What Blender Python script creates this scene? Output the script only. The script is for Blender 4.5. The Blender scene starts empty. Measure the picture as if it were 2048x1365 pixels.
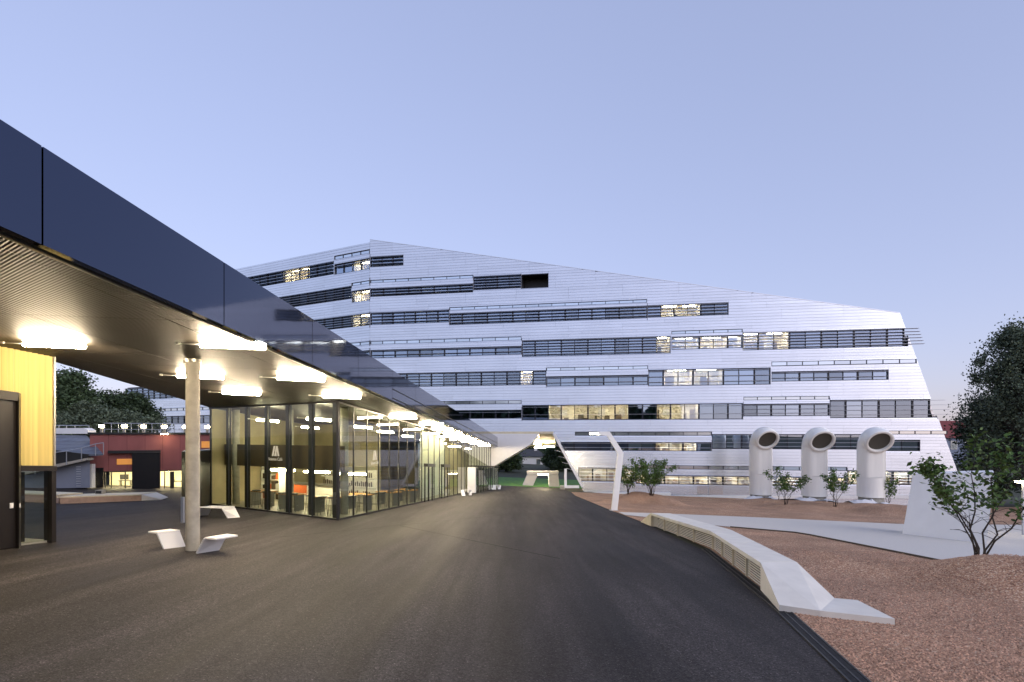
import bpy, bmesh, math, random
import numpy as np
from mathutils import Vector, Matrix
R = math.radians
random.seed(7)
rng = np.random.default_rng(7)
sc = bpy.context.scene
COL = sc.collection

# ---------------------------------------------------------------- camera
F, CU, CV, HC = 1100.0, 1024.0, 871.0, 2.3       # focal length in photo pixels, principal column, horizon row, eye height
cam = bpy.data.cameras.new('camera'); cam_o = bpy.data.objects.new('camera', cam); COL.objects.link(cam_o)
cam.sensor_width = 36; cam.lens = F * 36 / 2048; cam.shift_y = (CV - 682.5) / 2048
cam.clip_start = 0.05; cam.clip_end = 3000
cam_o.location = (0, 0, HC); cam_o.rotation_euler = (R(90), 0, 0)
sc.camera = cam_o

# ---------------------------------------------------------------- world, sun, exposure
SUN_AZ, SUN_EL = 138, 9                            # behind the camera on the right, low
w = bpy.data.worlds.new("World"); sc.world = w; w.use_nodes = True
nt = w.node_tree; bg = nt.nodes['Background']
sky = nt.nodes.new('ShaderNodeTexSky'); sky.sky_type = 'NISHITA'; sky.sun_disc = False
sky.sun_elevation = R(SUN_EL); sky.sun_rotation = R(SUN_AZ); sky.ozone_density = 3.6; sky.dust_density = 1.0
gam = nt.nodes.new('ShaderNodeGamma'); gam.inputs[1].default_value = 0.38
tint = nt.nodes.new('ShaderNodeMix'); tint.data_type = 'RGBA'; tint.blend_type = 'MULTIPLY'; tint.inputs[0].default_value = 1
tint.inputs[7].default_value = (0.50, 0.440, 0.538, 1)
nt.links.new(sky.outputs[0], gam.inputs[0]); nt.links.new(gam.outputs[0], tint.inputs[6]); nt.links.new(tint.outputs[2], bg.inputs[0])
bg.inputs[1].default_value = 1.0
sl = bpy.data.lights.new('sun', 'SUN'); sl.energy = 1.2; sl.angle = R(50); sl.color = (1.0, 0.95, 0.9)
so = bpy.data.objects.new('sun', sl); COL.objects.link(so)
sd = Vector((math.sin(R(SUN_AZ)), math.cos(R(SUN_AZ)), math.tan(R(30))))
so.rotation_euler = sd.to_track_quat('Z', 'Y').to_euler()
sc.view_settings.view_transform = 'Standard'; sc.view_settings.look = 'None'
sc.view_settings.exposure = 0.14; sc.view_settings.gamma = 1; sc.view_settings.use_curve_mapping = False
sc.render.engine = 'CYCLES'
sc.cycles.use_denoising = True; sc.cycles.max_bounces = 8; sc.cycles.transparent_max_bounces = 24
sc.cycles.sample_clamp_indirect = 4.0; sc.cycles.caustics_reflective = False; sc.cycles.caustics_refractive = False

# ---------------------------------------------------------------- the site: one sloping plane
GA, GB = 0.0595, 0.0377                            # fall away from the camera, fall to the right
def gz(x, y): return -GA * min(y, 72.0) - GB * max(-60.0, min(x, 48.0))
def W(u, v, y): return Vector(((u - CU) / F * y, y, HC - (v - CV) / F * y))
def H(u, v, h=0.0):                                # photo point on the plane h above the ground
    t = (u - CU) / F
    y = (HC - h) / ((v - CV) / F - GA - GB * t)
    return Vector((t * y, y, -GA * y - GB * t * y + h))

# ---------------------------------------------------------------- materials
M = {}
def mat(name, base, rough=0.6, metal=0.0, var=0.0, vscale=3.0, bump=0.0, bscale=40.0, spec=0.5, ior=1.5, emit=None, estr=0.0,
        rnd=0.0, island=0.0, stretch=None, coat=0.0, wave=None, detail=6):
    m = bpy.data.materials.new(name); m.use_nodes = True; t = m.node_tree; b = t.nodes['Principled BSDF']
    b.inputs['Base Color'].default_value = (*base, 1); b.inputs['Roughness'].default_value = rough; b.inputs['Metallic'].default_value = metal
    b.inputs['Specular IOR Level'].default_value = spec; b.inputs['IOR'].default_value = ior
    if coat: b.inputs['Coat Weight'].default_value = coat
    N = t.nodes.new; L = t.links.new
    val = None
    tc = N('ShaderNodeTexCoord'); src = tc.outputs['Object']
    if stretch:
        mp = N('ShaderNodeMapping'); mp.inputs['Scale'].default_value = stretch; L(src, mp.inputs['Vector']); src = mp.outputs[0]
    if var or bump:
        n = N('ShaderNodeTexNoise'); n.inputs['Scale'].default_value = vscale; n.inputs['Detail'].default_value = detail; L(src, n.inputs['Vector'])
    if var:
        r = N('ShaderNodeMapRange'); r.inputs[1].default_value = 0.3; r.inputs[2].default_value = 0.7
        r.inputs[3].default_value = 1 - var; r.inputs[4].default_value = 1 + var; L(n.outputs[0], r.inputs[0]); val = r.outputs[0]
    def mul(a, bb):
        k = N('ShaderNodeMath'); k.operation = 'MULTIPLY'; L(a, k.inputs[0]); L(bb, k.inputs[1]); return k.outputs[0]
    if rnd:
        oi = N('ShaderNodeObjectInfo'); r2 = N('ShaderNodeMapRange'); r2.inputs[3].default_value = 1 - rnd; r2.inputs[4].default_value = 1 + rnd
        L(oi.outputs['Random'], r2.inputs[0]); val = r2.outputs[0] if val is None else mul(val, r2.outputs[0])
    if island:
        ge = N('ShaderNodeNewGeometry'); r3 = N('ShaderNodeMapRange'); r3.inputs[3].default_value = 1 - island; r3.inputs[4].default_value = 1 + island
        L(ge.outputs['Random Per Island'], r3.inputs[0]); val = r3.outputs[0] if val is None else mul(val, r3.outputs[0])
    if val is not None:
        vm = N('ShaderNodeVectorMath'); vm.operation = 'SCALE'; vm.inputs[0].default_value = base; L(val, vm.inputs['Scale']); L(vm.outputs[0], b.inputs['Base Color'])
    hgt = None
    if bump:
        n2 = N('ShaderNodeTexNoise'); n2.inputs['Scale'].default_value = bscale; n2.inputs['Detail'].default_value = 4; L(src, n2.inputs['Vector']); hgt = n2.outputs[0]
    if wave and len(wave) > 3:
        mp2 = N('ShaderNodeMapping'); mp2.inputs['Rotation'].default_value = (0, 0, R(wave[3])); L(tc.outputs['Object'], mp2.inputs['Vector']); src = mp2.outputs[0]
    if wave:
        wv = N('ShaderNodeTexWave'); wv.bands_direction = wave[0]; wv.inputs['Scale'].default_value = wave[1]; L(src, wv.inputs['Vector']); hgt = wv.outputs['Fac']; bump = wave[2]
    if wave and len(wave) > 4:
        mr = N('ShaderNodeMapRange'); mr.inputs[3].default_value = wave[4]; mr.inputs[4].default_value = 1.25; L(hgt, mr.inputs[0])
        vs_ = N('ShaderNodeVectorMath'); vs_.operation = 'SCALE'; L(vm.outputs[0], vs_.inputs[0]); L(mr.outputs[0], vs_.inputs['Scale']); L(vs_.outputs[0], b.inputs['Base Color'])
    if hgt is not None:
        bp = N('ShaderNodeBump'); bp.inputs['Strength'].default_value = bump; bp.inputs['Distance'].default_value = 0.02; L(hgt, bp.inputs['Height']); L(bp.outputs[0], b.inputs['Normal'])
    if emit:
        b.inputs['Emission Color'].default_value = (*emit, 1); b.inputs['Emission Strength'].default_value = estr
    M[name] = m; return m

def glass(name, tint, ior=1.5, rough=0.0, rtint=(1, 1, 1), rnd=0.0):
    m = bpy.data.materials.new(name); m.use_nodes = True; t = m.node_tree
    for n in list(t.nodes): t.nodes.remove(n)
    N = t.nodes.new; L = t.links.new
    o = N('ShaderNodeOutputMaterial'); mx = N('ShaderNodeMixShader'); tr = N('ShaderNodeBsdfTransparent'); gl = N('ShaderNodeBsdfGlossy'); fr = N('ShaderNodeFresnel')
    tr.inputs[0].default_value = (*tint, 1); gl.inputs['Roughness'].default_value = rough; gl.inputs[0].default_value = (*rtint, 1); fr.inputs[0].default_value = ior
    ge = N('ShaderNodeNewGeometry'); sb_ = N('ShaderNodeMath'); sb_.operation = 'SUBTRACT'; sb_.inputs[0].default_value = 1; L(ge.outputs['Backfacing'], sb_.inputs[1])
    ml = N('ShaderNodeMath'); ml.operation = 'MULTIPLY'; L(fr.outputs[0], ml.inputs[0]); L(sb_.outputs[0], ml.inputs[1]); L(ml.outputs[0], mx.inputs[0]); L(tr.outputs[0], mx.inputs[1]); L(gl.outputs[0], mx.inputs[2]); L(mx.outputs[0], o.inputs[0])
    if rnd:
        oi = N('ShaderNodeObjectInfo'); r2 = N('ShaderNodeMapRange'); r2.inputs[3].default_value = 1 - rnd; r2.inputs[4].default_value = 1 + rnd * .4; L(oi.outputs['Random'], r2.inputs[0])
        m3 = N('ShaderNodeMath'); m3.operation = 'MULTIPLY'; L(ml.outputs[0], m3.inputs[0]); L(r2.outputs[0], m3.inputs[1]); L(m3.outputs[0], mx.inputs[0])
    M[name] = m; return m

mat('cladding', (0.86, 0.89, 0.92), 0.25, 0.82, var=0.04, vscale=0.35, island=0.05)
mat('backing', (0.34, 0.37, 0.43), 0.7)
mat('window_frame', (0.016, 0.020, 0.036), 0.4)
mat('blade', (0.42, 0.45, 0.52), 0.35, 0.85)
mat('room_dark', (0.07, 0.08, 0.10), 0.8)
mat('room_lit', (0.74, 0.66, 0.50), 0.8, var=0.25, vscale=0.9, rnd=0.3)
mat('room_strip', (1, 1, 1), emit=(1.0, 0.88, 0.66), estr=90)
mat('furniture', (0.10, 0.07, 0.05), 0.6, rnd=0.5)
mat('white_board', (0.75, 0.72, 0.66), 0.5)
glass('pane_glass', (0.80, 0.84, 0.88), 7.0, 0.0, (0.68, 0.82, 1.0), 0.4)
glass('clear_glass', (0.90, 0.94, 0.86), 1.52)
glass('yard_glass', (0.9, 0.92, 0.88), 1.45)
mat('strip_glass', (0.74, 0.82, 0.88), 0.08, 0.9, spec=0.8, rnd=0.12)
mat('fascia', (0.074, 0.088, 0.132), 0.05, 1.0, bump=0.10, bscale=0.75, stretch=(1, 0.35, 1))
mat('black_trim', (0.012, 0.012, 0.013), 0.4)
mat('metal_trim', (0.42, 0.40, 0.36), 0.35, 0.8)
mat('ceiling_mesh', (0.047, 0.040, 0.032), 0.55, 0.0, spec=0.14, var=0.12, vscale=0.8, wave=('X', 7.0, 0.5, -56, 0.7), rnd=0.05)
mat('tube_glow', (1, 1, 1), emit=(1.0, 0.80, 0.54), estr=300)
mat('tube_glow_inside', (1, 1, 1), emit=(1.0, 0.84, 0.60), estr=130)
mat('seam', (0.022, 0.021, 0.021), 0.9, spec=0.1)
mat('lamp_body', (0.75, 0.74, 0.70), 0.5, 0.0)
mat('concrete', (0.31, 0.295, 0.26), 0.8, var=0.16, vscale=5, bump=0.25, bscale=60)
mat('concrete_pale', (0.72, 0.69, 0.62), 0.75, var=0.07, vscale=2.5, bump=0.15, bscale=70)
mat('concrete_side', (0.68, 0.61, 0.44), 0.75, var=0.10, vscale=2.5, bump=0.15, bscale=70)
mat('white_paint', (0.80, 0.80, 0.80), 0.45, var=0.03, vscale=2)
mat('white_pipe', (0.86, 0.85, 0.80), 0.22, var=0.04, vscale=1.2, stretch=(3, 3, 0.5), coat=0.3)
mat('pipe_inside', (0.16, 0.145, 0.12), 0.6)
mat('pipe_mesh', (0.10, 0.092, 0.075), 0.5, 0.3, wave=('X', 60, 0.4))
mat('yellow_sheet', (0.76, 0.64, 0.27), 0.3, var=0.16, vscale=2, stretch=(6, 6, 0.08))
mat('dark_door', (0.011, 0.008, 0.0065), 0.35, var=0.1, vscale=2)
mat('red_sheet', (0.34, 0.14, 0.14), 0.5, var=0.10, vscale=1.2, stretch=(1, 1, 0.2))
mat('black_door', (0.010, 0.010, 0.012), 0.25)
mat('amber_panel', (0.55, 0.22, 0.05), 0.5, emit=(1.0, 0.42, 0.08), estr=0.32)
mat('roof_plank', (0.10, 0.115, 0.15), 0.6, var=0.25, vscale=2, rnd=0.15)
mat('blue_metal', (0.17, 0.19, 0.25), 0.5, var=0.1, vscale=1)
mat('rail_metal', (0.48, 0.50, 0.54), 0.35, 0.7)
mat('stage_wood', (0.42, 0.29, 0.22), 0.7, var=0.12, vscale=2, stretch=(0.4, 3, 3))
mat('cafe_wall', (0.33, 0.28, 0.17), 0.7, var=0.15, vscale=1, wave=('X', 3, 0.2))
mat('cafe_gallery', (0.085, 0.058, 0.03), 0.5, var=0.1, vscale=1)
mat('cafe_floor', (0.22, 0.20, 0.16), 0.4)
mat('dark_fin', (0.012, 0.010, 0.009), 0.5)
mat('orange', (0.62, 0.13, 0.03), 0.5)
mat('table_top', (0.50, 0.25, 0.08), 0.4)
mat('stool_metal', (0.25, 0.24, 0.22), 0.3, 0.8)
mat('stool_seat', (0.03, 0.03, 0.03), 0.5)
mat('decal', (0.62, 0.63, 0.58), 0.6)
mat('lattice', (0.045, 0.04, 0.03), 0.9)
mat('bark', (0.045, 0.036, 0.028), 0.9, var=0.3, vscale=8)
mat('bark_tree', (0.05, 0.045, 0.04), 0.9, var=0.3, vscale=4)
def leafmat(n, c, isl=0.45): return mat(n, c, 0.55, island=isl, spec=0.3)
leafmat('leaf_shrub', (0.075, 0.135, 0.03)); leafmat('leaf_dark', (0.040, 0.064, 0.030)); leafmat('leaf_mid', (0.062, 0.098, 0.045))
leafmat('leaf_grey', (0.10, 0.13, 0.085)); leafmat('leaf_birch', (0.095, 0.125, 0.08))
mat('grass', (0.075, 0.22, 0.025), 0.8, var=0.3, vscale=2.0)
mat('soil', (0.05, 0.055, 0.03), 0.9, var=0.3, vscale=0.3)
mat('path_gravel', (0.60, 0.57, 0.52), 0.85, var=0.10, vscale=30, bump=0.3, bscale=90)
mat('roof_red', (0.19, 0.035, 0.03), 0.7, var=0.2, vscale=6)
mat('roof_dark', (0.05, 0.05, 0.055), 0.7)
mat('house_wall', (0.85, 0.85, 0.86), 0.8)
mat('house_blue', (0.22, 0.26, 0.36), 0.8)
mat('tarp', (0.66, 0.67, 0.70), 0.6)
mat('grate', (0.028, 0.028, 0.030), 0.5, 0.4)
mat('steel_edge', (0.07, 0.055, 0.04), 0.7)
mat('lamp_head_glow', (1, 1, 1), emit=(1.0, 0.88, 0.66), estr=60)
mat('soft_glow', (1, 1, 1), emit=(1.0, 0.82, 0.5), estr=60)
mat('hall_lit', (0.85, 0.80, 0.62), 0.8)

def asphalt():
    m = bpy.data.materials.new('asphalt'); m.use_nodes = True; t = m.node_tree; b = t.nodes['Principled BSDF']; N = t.nodes.new; L = t.links.new
    tc = N('ShaderNodeTexCoord')
    def noise(scale, detail, st=None, rot=None):
        mp = N('ShaderNodeMapping'); L(tc.outputs['Object'], mp.inputs['Vector'])
        if st: mp.inputs['Scale'].default_value = st
        if rot: mp.inputs['Rotation'].default_value = rot
        n = N('ShaderNodeTexNoise'); n.inputs['Scale'].default_value = scale; n.inputs['Detail'].default_value = detail; L(mp.outputs[0], n.inputs['Vector']); return n.outputs[0]
    def rngm(s, a, bb, c, d):
        r = N('ShaderNodeMapRange'); r.inputs[1].default_value = a; r.inputs[2].default_value = bb; r.inputs[3].default_value = c; r.inputs[4].default_value = d; L(s, r.inputs[0]); return r.outputs[0]
    def mul(a, bb):
        k = N('ShaderNodeMath'); k.operation = 'MULTIPLY'; L(a, k.inputs[0]); L(bb, k.inputs[1]); return k.outputs[0]
    streak = rngm(noise(0.9, 5, (1.0, 0.10, 1), (0, 0, R(4))), 0.32, 0.68, 0.58, 1.55)
    streak2 = rngm(noise(3.4, 4, (1.0, 0.05, 1), (0, 0, R(-5))), 0.3, 0.7, 0.78, 1.26)
    patch = rngm(noise(0.16, 4), 0.35, 0.65, 0.85, 1.2)
    vo = N('ShaderNodeTexVoronoi'); vo.inputs['Scale'].default_value = 75; L(tc.outputs['Object'], vo.inputs['Vector'])
    sep = N('ShaderNodeSeparateColor'); L(vo.outputs['Color'], sep.inputs[0])
    speck = rngm(sep.outputs[0], 0.0, 1.0, 0.6, 1.5)
    hi = rngm(sep.outputs[1], 0.955, 0.985, 1.0, 2.6); coarse = rngm(noise(28, 3), 0.35, 0.65, 0.72, 1.32)
    v = mul(mul(mul(mul(streak, patch), mul(speck, hi)), streak2), coarse)
    vm = N('ShaderNodeVectorMath'); vm.operation = 'SCALE'; vm.inputs[0].default_value = (0.035, 0.032, 0.032); L(v, vm.inputs['Scale']); L(vm.outputs[0], b.inputs['Base Color'])
    L(rngm(noise(0.9, 5, (1.0, 0.10, 1), (0, 0, R(4))), 0.3, 0.7, 0.50, 0.68), b.inputs['Roughness']); b.inputs['Specular IOR Level'].default_value = 0.14
    bp = N('ShaderNodeBump'); bp.inputs['Strength'].default_value = 0.5; bp.inputs['Distance'].default_value = 0.006; L(vo.outputs['Distance'], bp.inputs['Height']); L(bp.outputs[0], b.inputs['Normal'])
    df = N('ShaderNodeBsdfDiffuse'); L(vm.outputs[0], df.inputs['Color']); L(bp.outputs[0], df.inputs['Normal']); mx = N('ShaderNodeMixShader'); mx.inputs[0].default_value = 0.62
    L(df.outputs[0], mx.inputs[1]); L(b.outputs[0], mx.inputs[2]); L(mx.outputs[0], t.nodes['Material Output'].inputs['Surface'])
    M['asphalt'] = m
asphalt()
def gravel():
    m = bpy.data.materials.new('gravel'); m.use_nodes = True; t = m.node_tree; b = t.nodes['Principled BSDF']; N = t.nodes.new; L = t.links.new
    tc = N('ShaderNodeTexCoord'); vo = N('ShaderNodeTexVoronoi'); vo.inputs['Scale'].default_value = 44; L(tc.outputs['Object'], vo.inputs['Vector'])
    sep = N('ShaderNodeSeparateColor'); L(vo.outputs['Color'], sep.inputs[0])
    cr = N('ShaderNodeValToRGB'); L(sep.outputs[0], cr.inputs[0]); e = cr.color_ramp.elements
    e[0].position = 0; e[0].color = (0.20, 0.105, 0.066, 1); e[1].position = 1; e[1].color = (0.74, 0.58, 0.42, 1)
    k = e.new(0.45); k.color = (0.42, 0.235, 0.15, 1); k = e.new(0.8); k.color = (0.56, 0.36, 0.225, 1)
    n = N('ShaderNodeTexNoise'); n.inputs['Scale'].default_value = 0.55; n.inputs['Detail'].default_value = 5; L(tc.outputs['Object'], n.inputs['Vector'])
    mr = N('ShaderNodeMapRange'); mr.inputs[1].default_value = 0.3; mr.inputs[2].default_value = 0.7; mr.inputs[3].default_value = 0.78; mr.inputs[4].default_value = 1.2; L(n.outputs[0], mr.inputs[0])
    vm = N('ShaderNodeVectorMath'); vm.operation = 'SCALE'; L(cr.outputs[0], vm.inputs[0]); L(mr.outputs[0], vm.inputs['Scale']); L(vm.outputs[0], b.inputs['Base Color'])
    b.inputs['Roughness'].default_value = 0.8; b.inputs['Specular IOR Level'].default_value = 0.25
    bp = N('ShaderNodeBump'); bp.invert = True; bp.inputs['Strength'].default_value = 0.9; bp.inputs['Distance'].default_value = 0.025; L(vo.outputs['Distance'], bp.inputs['Height']); L(bp.outputs[0], b.inputs['Normal'])
    M['gravel'] = m
gravel()
mat('pebble', (0.47, 0.28, 0.185), 0.75, island=0.6, spec=0.25)

# ---------------------------------------------------------------- mesh helpers
def tag(o, label=None, cat=None, group=None, kind=None):
    if label: o['label'] = label
    if cat: o['category'] = cat
    if group: o['group'] = group
    if kind: o['kind'] = kind
    return o
def thing(name, label, cat, loc=(0, 0, 0), group=None):
    o = bpy.data.objects.new(name, None); COL.objects.link(o); o.location = loc; o.empty_display_size = 0.2
    return tag(o, label, cat, group)
def rootloc(p):
    v = Vector((0, 0, 0))
    while p is not None: v += Vector(p.location); p = p.parent
    return v
class MB:
    def __init__(s): s.v = []; s.f = []
    def add(s, vs, fs):
        n = len(s.v); s.v += [tuple(p) for p in vs]; s.f += [tuple(i + n for i in f) for f in fs]; return s
    def hexa(s, b4, t4):
        return s.add(list(b4) + list(t4), [(3, 2, 1, 0), (4, 5, 6, 7), (0, 1, 5, 4), (1, 2, 6, 5), (2, 3, 7, 6), (3, 0, 4, 7)])
    def box(s, c, size, ex=None, ey=None, ez=None):
        c = Vector(c); ex = Vector(ex or (1, 0, 0)); ey = Vector(ey or (0, 1, 0)); ez = Vector(ez or (0, 0, 1))
        a, b, d = size[0] / 2, size[1] / 2, size[2] / 2
        q = [c + ex * (a * i) + ey * (b * j) - ez * d for i, j in ((-1, -1), (1, -1), (1, 1), (-1, 1))]
        return s.hexa(q, [p + ez * (2 * d) for p in q])
    def prism(s, pts, off):
        pts = [Vector(p) for p in pts]; n = len(pts); off = Vector(off)
        return s.add(pts + [p + off for p in pts], [tuple(range(n - 1, -1, -1)), tuple(range(n, 2 * n))] + [(i, (i + 1) % n, n + (i + 1) % n, n + i) for i in range(n)])
    def face(s, pts): return s.add(pts, [tuple(range(len(pts)))])
    def tube(s, pts, rad, n=8, caps=True):
        pts = [Vector(p) for p in pts]; rad = rad if isinstance(rad, (list, tuple)) else [rad] * len(pts)
        vs = []; up = None
        for i, p in enumerate(pts):
            d = (pts[min(i + 1, len(pts) - 1)] - pts[max(i - 1, 0)]).normalized()
            if up is None: up = Vector((1, 0, 0)) if abs(d.x) < 0.8 else Vector((0, 1, 0))
            a = (up - d * up.dot(d)).normalized(); b = d.cross(a); up = a
            vs += [p + (a * math.cos(2 * math.pi * k / n) + b * math.sin(2 * math.pi * k / n)) * rad[i] for k in range(n)]
        fs = [(i * n + k, i * n + (k + 1) % n, (i + 1) * n + (k + 1) % n, (i + 1) * n + k) for i in range(len(pts) - 1) for k in range(n)]
        if caps: fs += [tuple(range(n - 1, -1, -1)), tuple((len(pts) - 1) * n + k for k in range(n))]
        return s.add(vs, fs)
    def build(s, name, m, parent=None, smooth=False, label=None, kind=None):
        off = rootloc(parent)
        me = bpy.data.meshes.new(name); me.from_pydata([tuple(Vector(p) - off) for p in s.v], [], s.f)
        me.materials.append(M[m] if isinstance(m, str) else m)
        if smooth: me.polygons.foreach_set('use_smooth', [True] * len(me.polygons))
        me.validate()
        bm = bmesh.new(); bm.from_mesh(me); bmesh.ops.recalc_face_normals(bm, faces=bm.faces); bm.to_mesh(me); bm.free(); me.update()
        o = bpy.data.objects.new(name, me); COL.objects.link(o)
        if parent is not None: o.parent = parent
        if label: o['label'] = label
        if kind: o['kind'] = kind
        return o
def npmesh(name, V, Fq, m, parent=None, smooth=False):
    """V (n,3) world, Fq (k,4) or (k,3) indices"""
    off = rootloc(parent); V = np.asarray(V, dtype=np.float32) - np.array(off, dtype=np.float32); k = Fq.shape[1]
    me = bpy.data.meshes.new(name); me.vertices.add(len(V)); me.vertices.foreach_set('co', V.ravel())
    me.loops.add(Fq.size); me.loops.foreach_set('vertex_index', Fq.ravel().astype(np.int32))
    me.polygons.add(len(Fq)); me.polygons.foreach_set('loop_start', np.arange(0, Fq.size, k, dtype=np.int32))
    if smooth: me.polygons.foreach_set('use_smooth', np.ones(len(Fq), dtype=bool))
    me.materials.append(M[m]); me.update(calc_edges=True); me.validate()
    o = bpy.data.objects.new(name, me); COL.objects.link(o)
    if parent is not None: o.parent = parent
    return o
def copy_tree(o, parent=None):
    c = o.copy(); COL.objects.link(c); c.parent = parent
    for ch in list(o.children): copy_tree(ch, c)
    return c
def inst(src, name, loc, parent):                   # shares mesh data; loc is world, mesh centred on its own origin
    o = src.copy(); o.name = name; COL.objects.link(o); o.parent = parent; o.location = Vector(loc) - rootloc(parent); return o
def clip(poly, a, b, c):                            # keep a*x+b*y<=c  (2-D)
    out = []
    for i in range(len(poly)):
        p, q = poly[i], poly[(i + 1) % len(poly)]
        dp = a * p[0] + b * p[1] - c; dq = a * q[0] + b * q[1] - c
        if dp <= 1e-9: out.append(p)
        if (dp < -1e-9 and dq > 1e-9) or (dp > 1e-9 and dq < -1e-9):
            k = dp / (dp - dq); out.append((p[0] + (q[0] - p[0]) * k, p[1] + (q[1] - p[1]) * k))
    return out
def area(p): return abs(sum(p[i][0] * p[(i + 1) % len(p)][1] - p[(i + 1) % len(p)][0] * p[i][1] for i in range(len(p)))) / 2

# ================================================================ GROUND
def sheet(name, pts2, dz, m, step=6.0, label=None):
    """a ground polygon draped over the site at gz+dz (the near part of the site is one plane)"""
    mb = MB(); xs = [p[0] for p in pts2]; ys = [p[1] for p in pts2]
    cuts = [min(ys)] + [c for c in (72.0,) if min(ys) < c < max(ys)] + [max(ys)]
    xc = [min(xs)] + [c for c in (-60.0, 48.0) if min(xs) < c < max(xs)] + [max(xs)]
    for i in range(len(cuts) - 1):
        for j in range(len(xc) - 1):
            p = clip(clip(clip(clip(pts2, 0, -1, -cuts[i]), 0, 1, cuts[i + 1]), -1, 0, -xc[j]), 1, 0, xc[j + 1])
            if len(p) > 2 and area(p) > 1e-4: mb.face([(x, y, gz(x, y) + dz) for x, y in p])
    o = mb.build(name, m); tag(o, label, None, None, 'structure'); return o
sheet('ground', [(-900, -60), (900, -60), (900, 1500), (-900, 1500)], -0.06, 'soil', label='dark soil ground that carries the whole site')
edge_px = [(1696, 1365), (1547, 1219), (1403, 1099), (1304, 1053), (1220, 1021), (1150, 992), (1141, 984)]
road_edge = [H(u, v) for u, v in edge_px]
rx = [p.x for p in road_edge]; ry = [p.y for p in road_edge]
def road_x(y): return float(np.interp(y, ry, rx))
yard = [(-60, -14), (2.5, -14)] + [(p.x, p.y) for p in road_edge] + [(7.2, 64), (7.2, 69), (-3, 70.5), (-60, 62)]
# split at convex pieces by y slabs so that clipping stays convex
def slab_sheet(name, xl, xr, ylist, dz, m, label):
    mb = MB()
    for a, b in zip(ylist[:-1], ylist[1:]):
        q = [(xl(a), a), (xr(a), a), (xr(b), b), (xl(b), b)]
        mb.face([(x, y, gz(x, y) + dz) for x, y in q])
    o = mb.build(name, m); tag(o, label, None, None, 'structure'); return o
slab_sheet('asphalt_yard', lambda y: -58, road_x, [-12, 2] + [y for y in ry] + [64, 70.5], 0.0, 'asphalt',
           'dark streaked asphalt yard running down from the camera to the passage')
slab_sheet('lawn', lambda y: -30, lambda y: 40, [71, 72, 78, 86], -0.02, 'grass', 'green lawn on the far side of the passage')
# asphalt seams: thin darker paving joints
seam = MB()
for (a, b) in (((560, 1075), (1010, 1030)), ((800, 1052), (1120, 1118))):
    A, B = H(*a), H(*b); d = (B - A).normalized(); n = Vector((-d.y, d.x, 0)) * 0.02
    seam.face([A - n + Vector((0, 0, .004)), B - n + Vector((0, 0, .004)), B + n + Vector((0, 0, .004)), A + n + Vector((0, 0, .004))])
seam.build('asphalt_seam', 'seam', None, kind='structure', label='thin dark paving seams across the asphalt')

# --- gravel garden with mounds
def P2(u, v): p = H(u, v); return (p.x, p.y)
mounds = [(*P2(1958, 1168), 2.6, 0.50), (*P2(1660, 1130), 2.1, 0.30), (*P2(2090, 1190), 2.0, 0.35), (9.0, 42.0, 2.0, 0.62), (10.9, 41.6, 2.6, 0.7), (7.4, 40.5, 1.3, 0.3),
          (21.5, 46.0, 4.6, 0.5), (24.8, 42.5, 4.4, 0.55), (28.0, 39.5, 4.6, 0.5), (21.5, 40.5, 3.6, 0.35), (16.0, 41.5, 3.0, 0.22), (32.0, 38.5, 4.6, 0.4), (38.0, 36.0, 6.0, 0.6), (26, 38.0, 3.5, 0.35)]
path_far = [P2(1236, 1026), P2(1330, 1029), P2(1500, 1036), P2(1800, 1050), P2(2100, 1052), (60, 29)]
path_near = [P2(1250, 1032), P2(1330, 1040), P2(1436, 1054), P2(1600, 1068), P2(1800, 1108), P2(2048, 1158), (28, 8.0)]
def mound_h(x, y):
    h = 0
    for mx, my, r, k in mounds:
        q = ((x - mx) ** 2 + (y - my) ** 2) / (r * r)
        if q < 1: h = max(h, 0) + k * (1 - q) ** 2
    return h
def garden_z(x, y): return gz(x, y) + mound_h(x, y) + 0.02
NY, NX = 300, 210
V = []; ysg = 2.5 + (57.5 - 2.5) * (np.linspace(0, 1, NY) ** 1.6)
for y in ysg:
    x0 = road_x(y) + (0.25 if y < 24 else 0.02)  # drain gap; beside the bench its bare dark soil stands in for shadow
    for t in np.linspace(0, 1, NX) ** 1.5:
        x = x0 + t * (60 - x0); z = garden_z(x, y)
        if mound_h(x, y) > 0.0: z += 0.05 * math.sin(x * 2.3 + y) * math.sin(y * 1.7 - x) * min(1, mound_h(x, y) * 4)
        V.append((x, y, z))
idx = np.arange(NY * NX).reshape(NY, NX)
Fq = np.stack([idx[:-1, :-1], idx[:-1, 1:], idx[1:, 1:], idx[1:, :-1]], -1).reshape(-1, 4)
g = npmesh('gravel_garden', V, Fq, 'gravel', smooth=True); tag(g, 'reddish brown gravel garden heaped into low mounds right of the road', None, None, 'structure')
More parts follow.
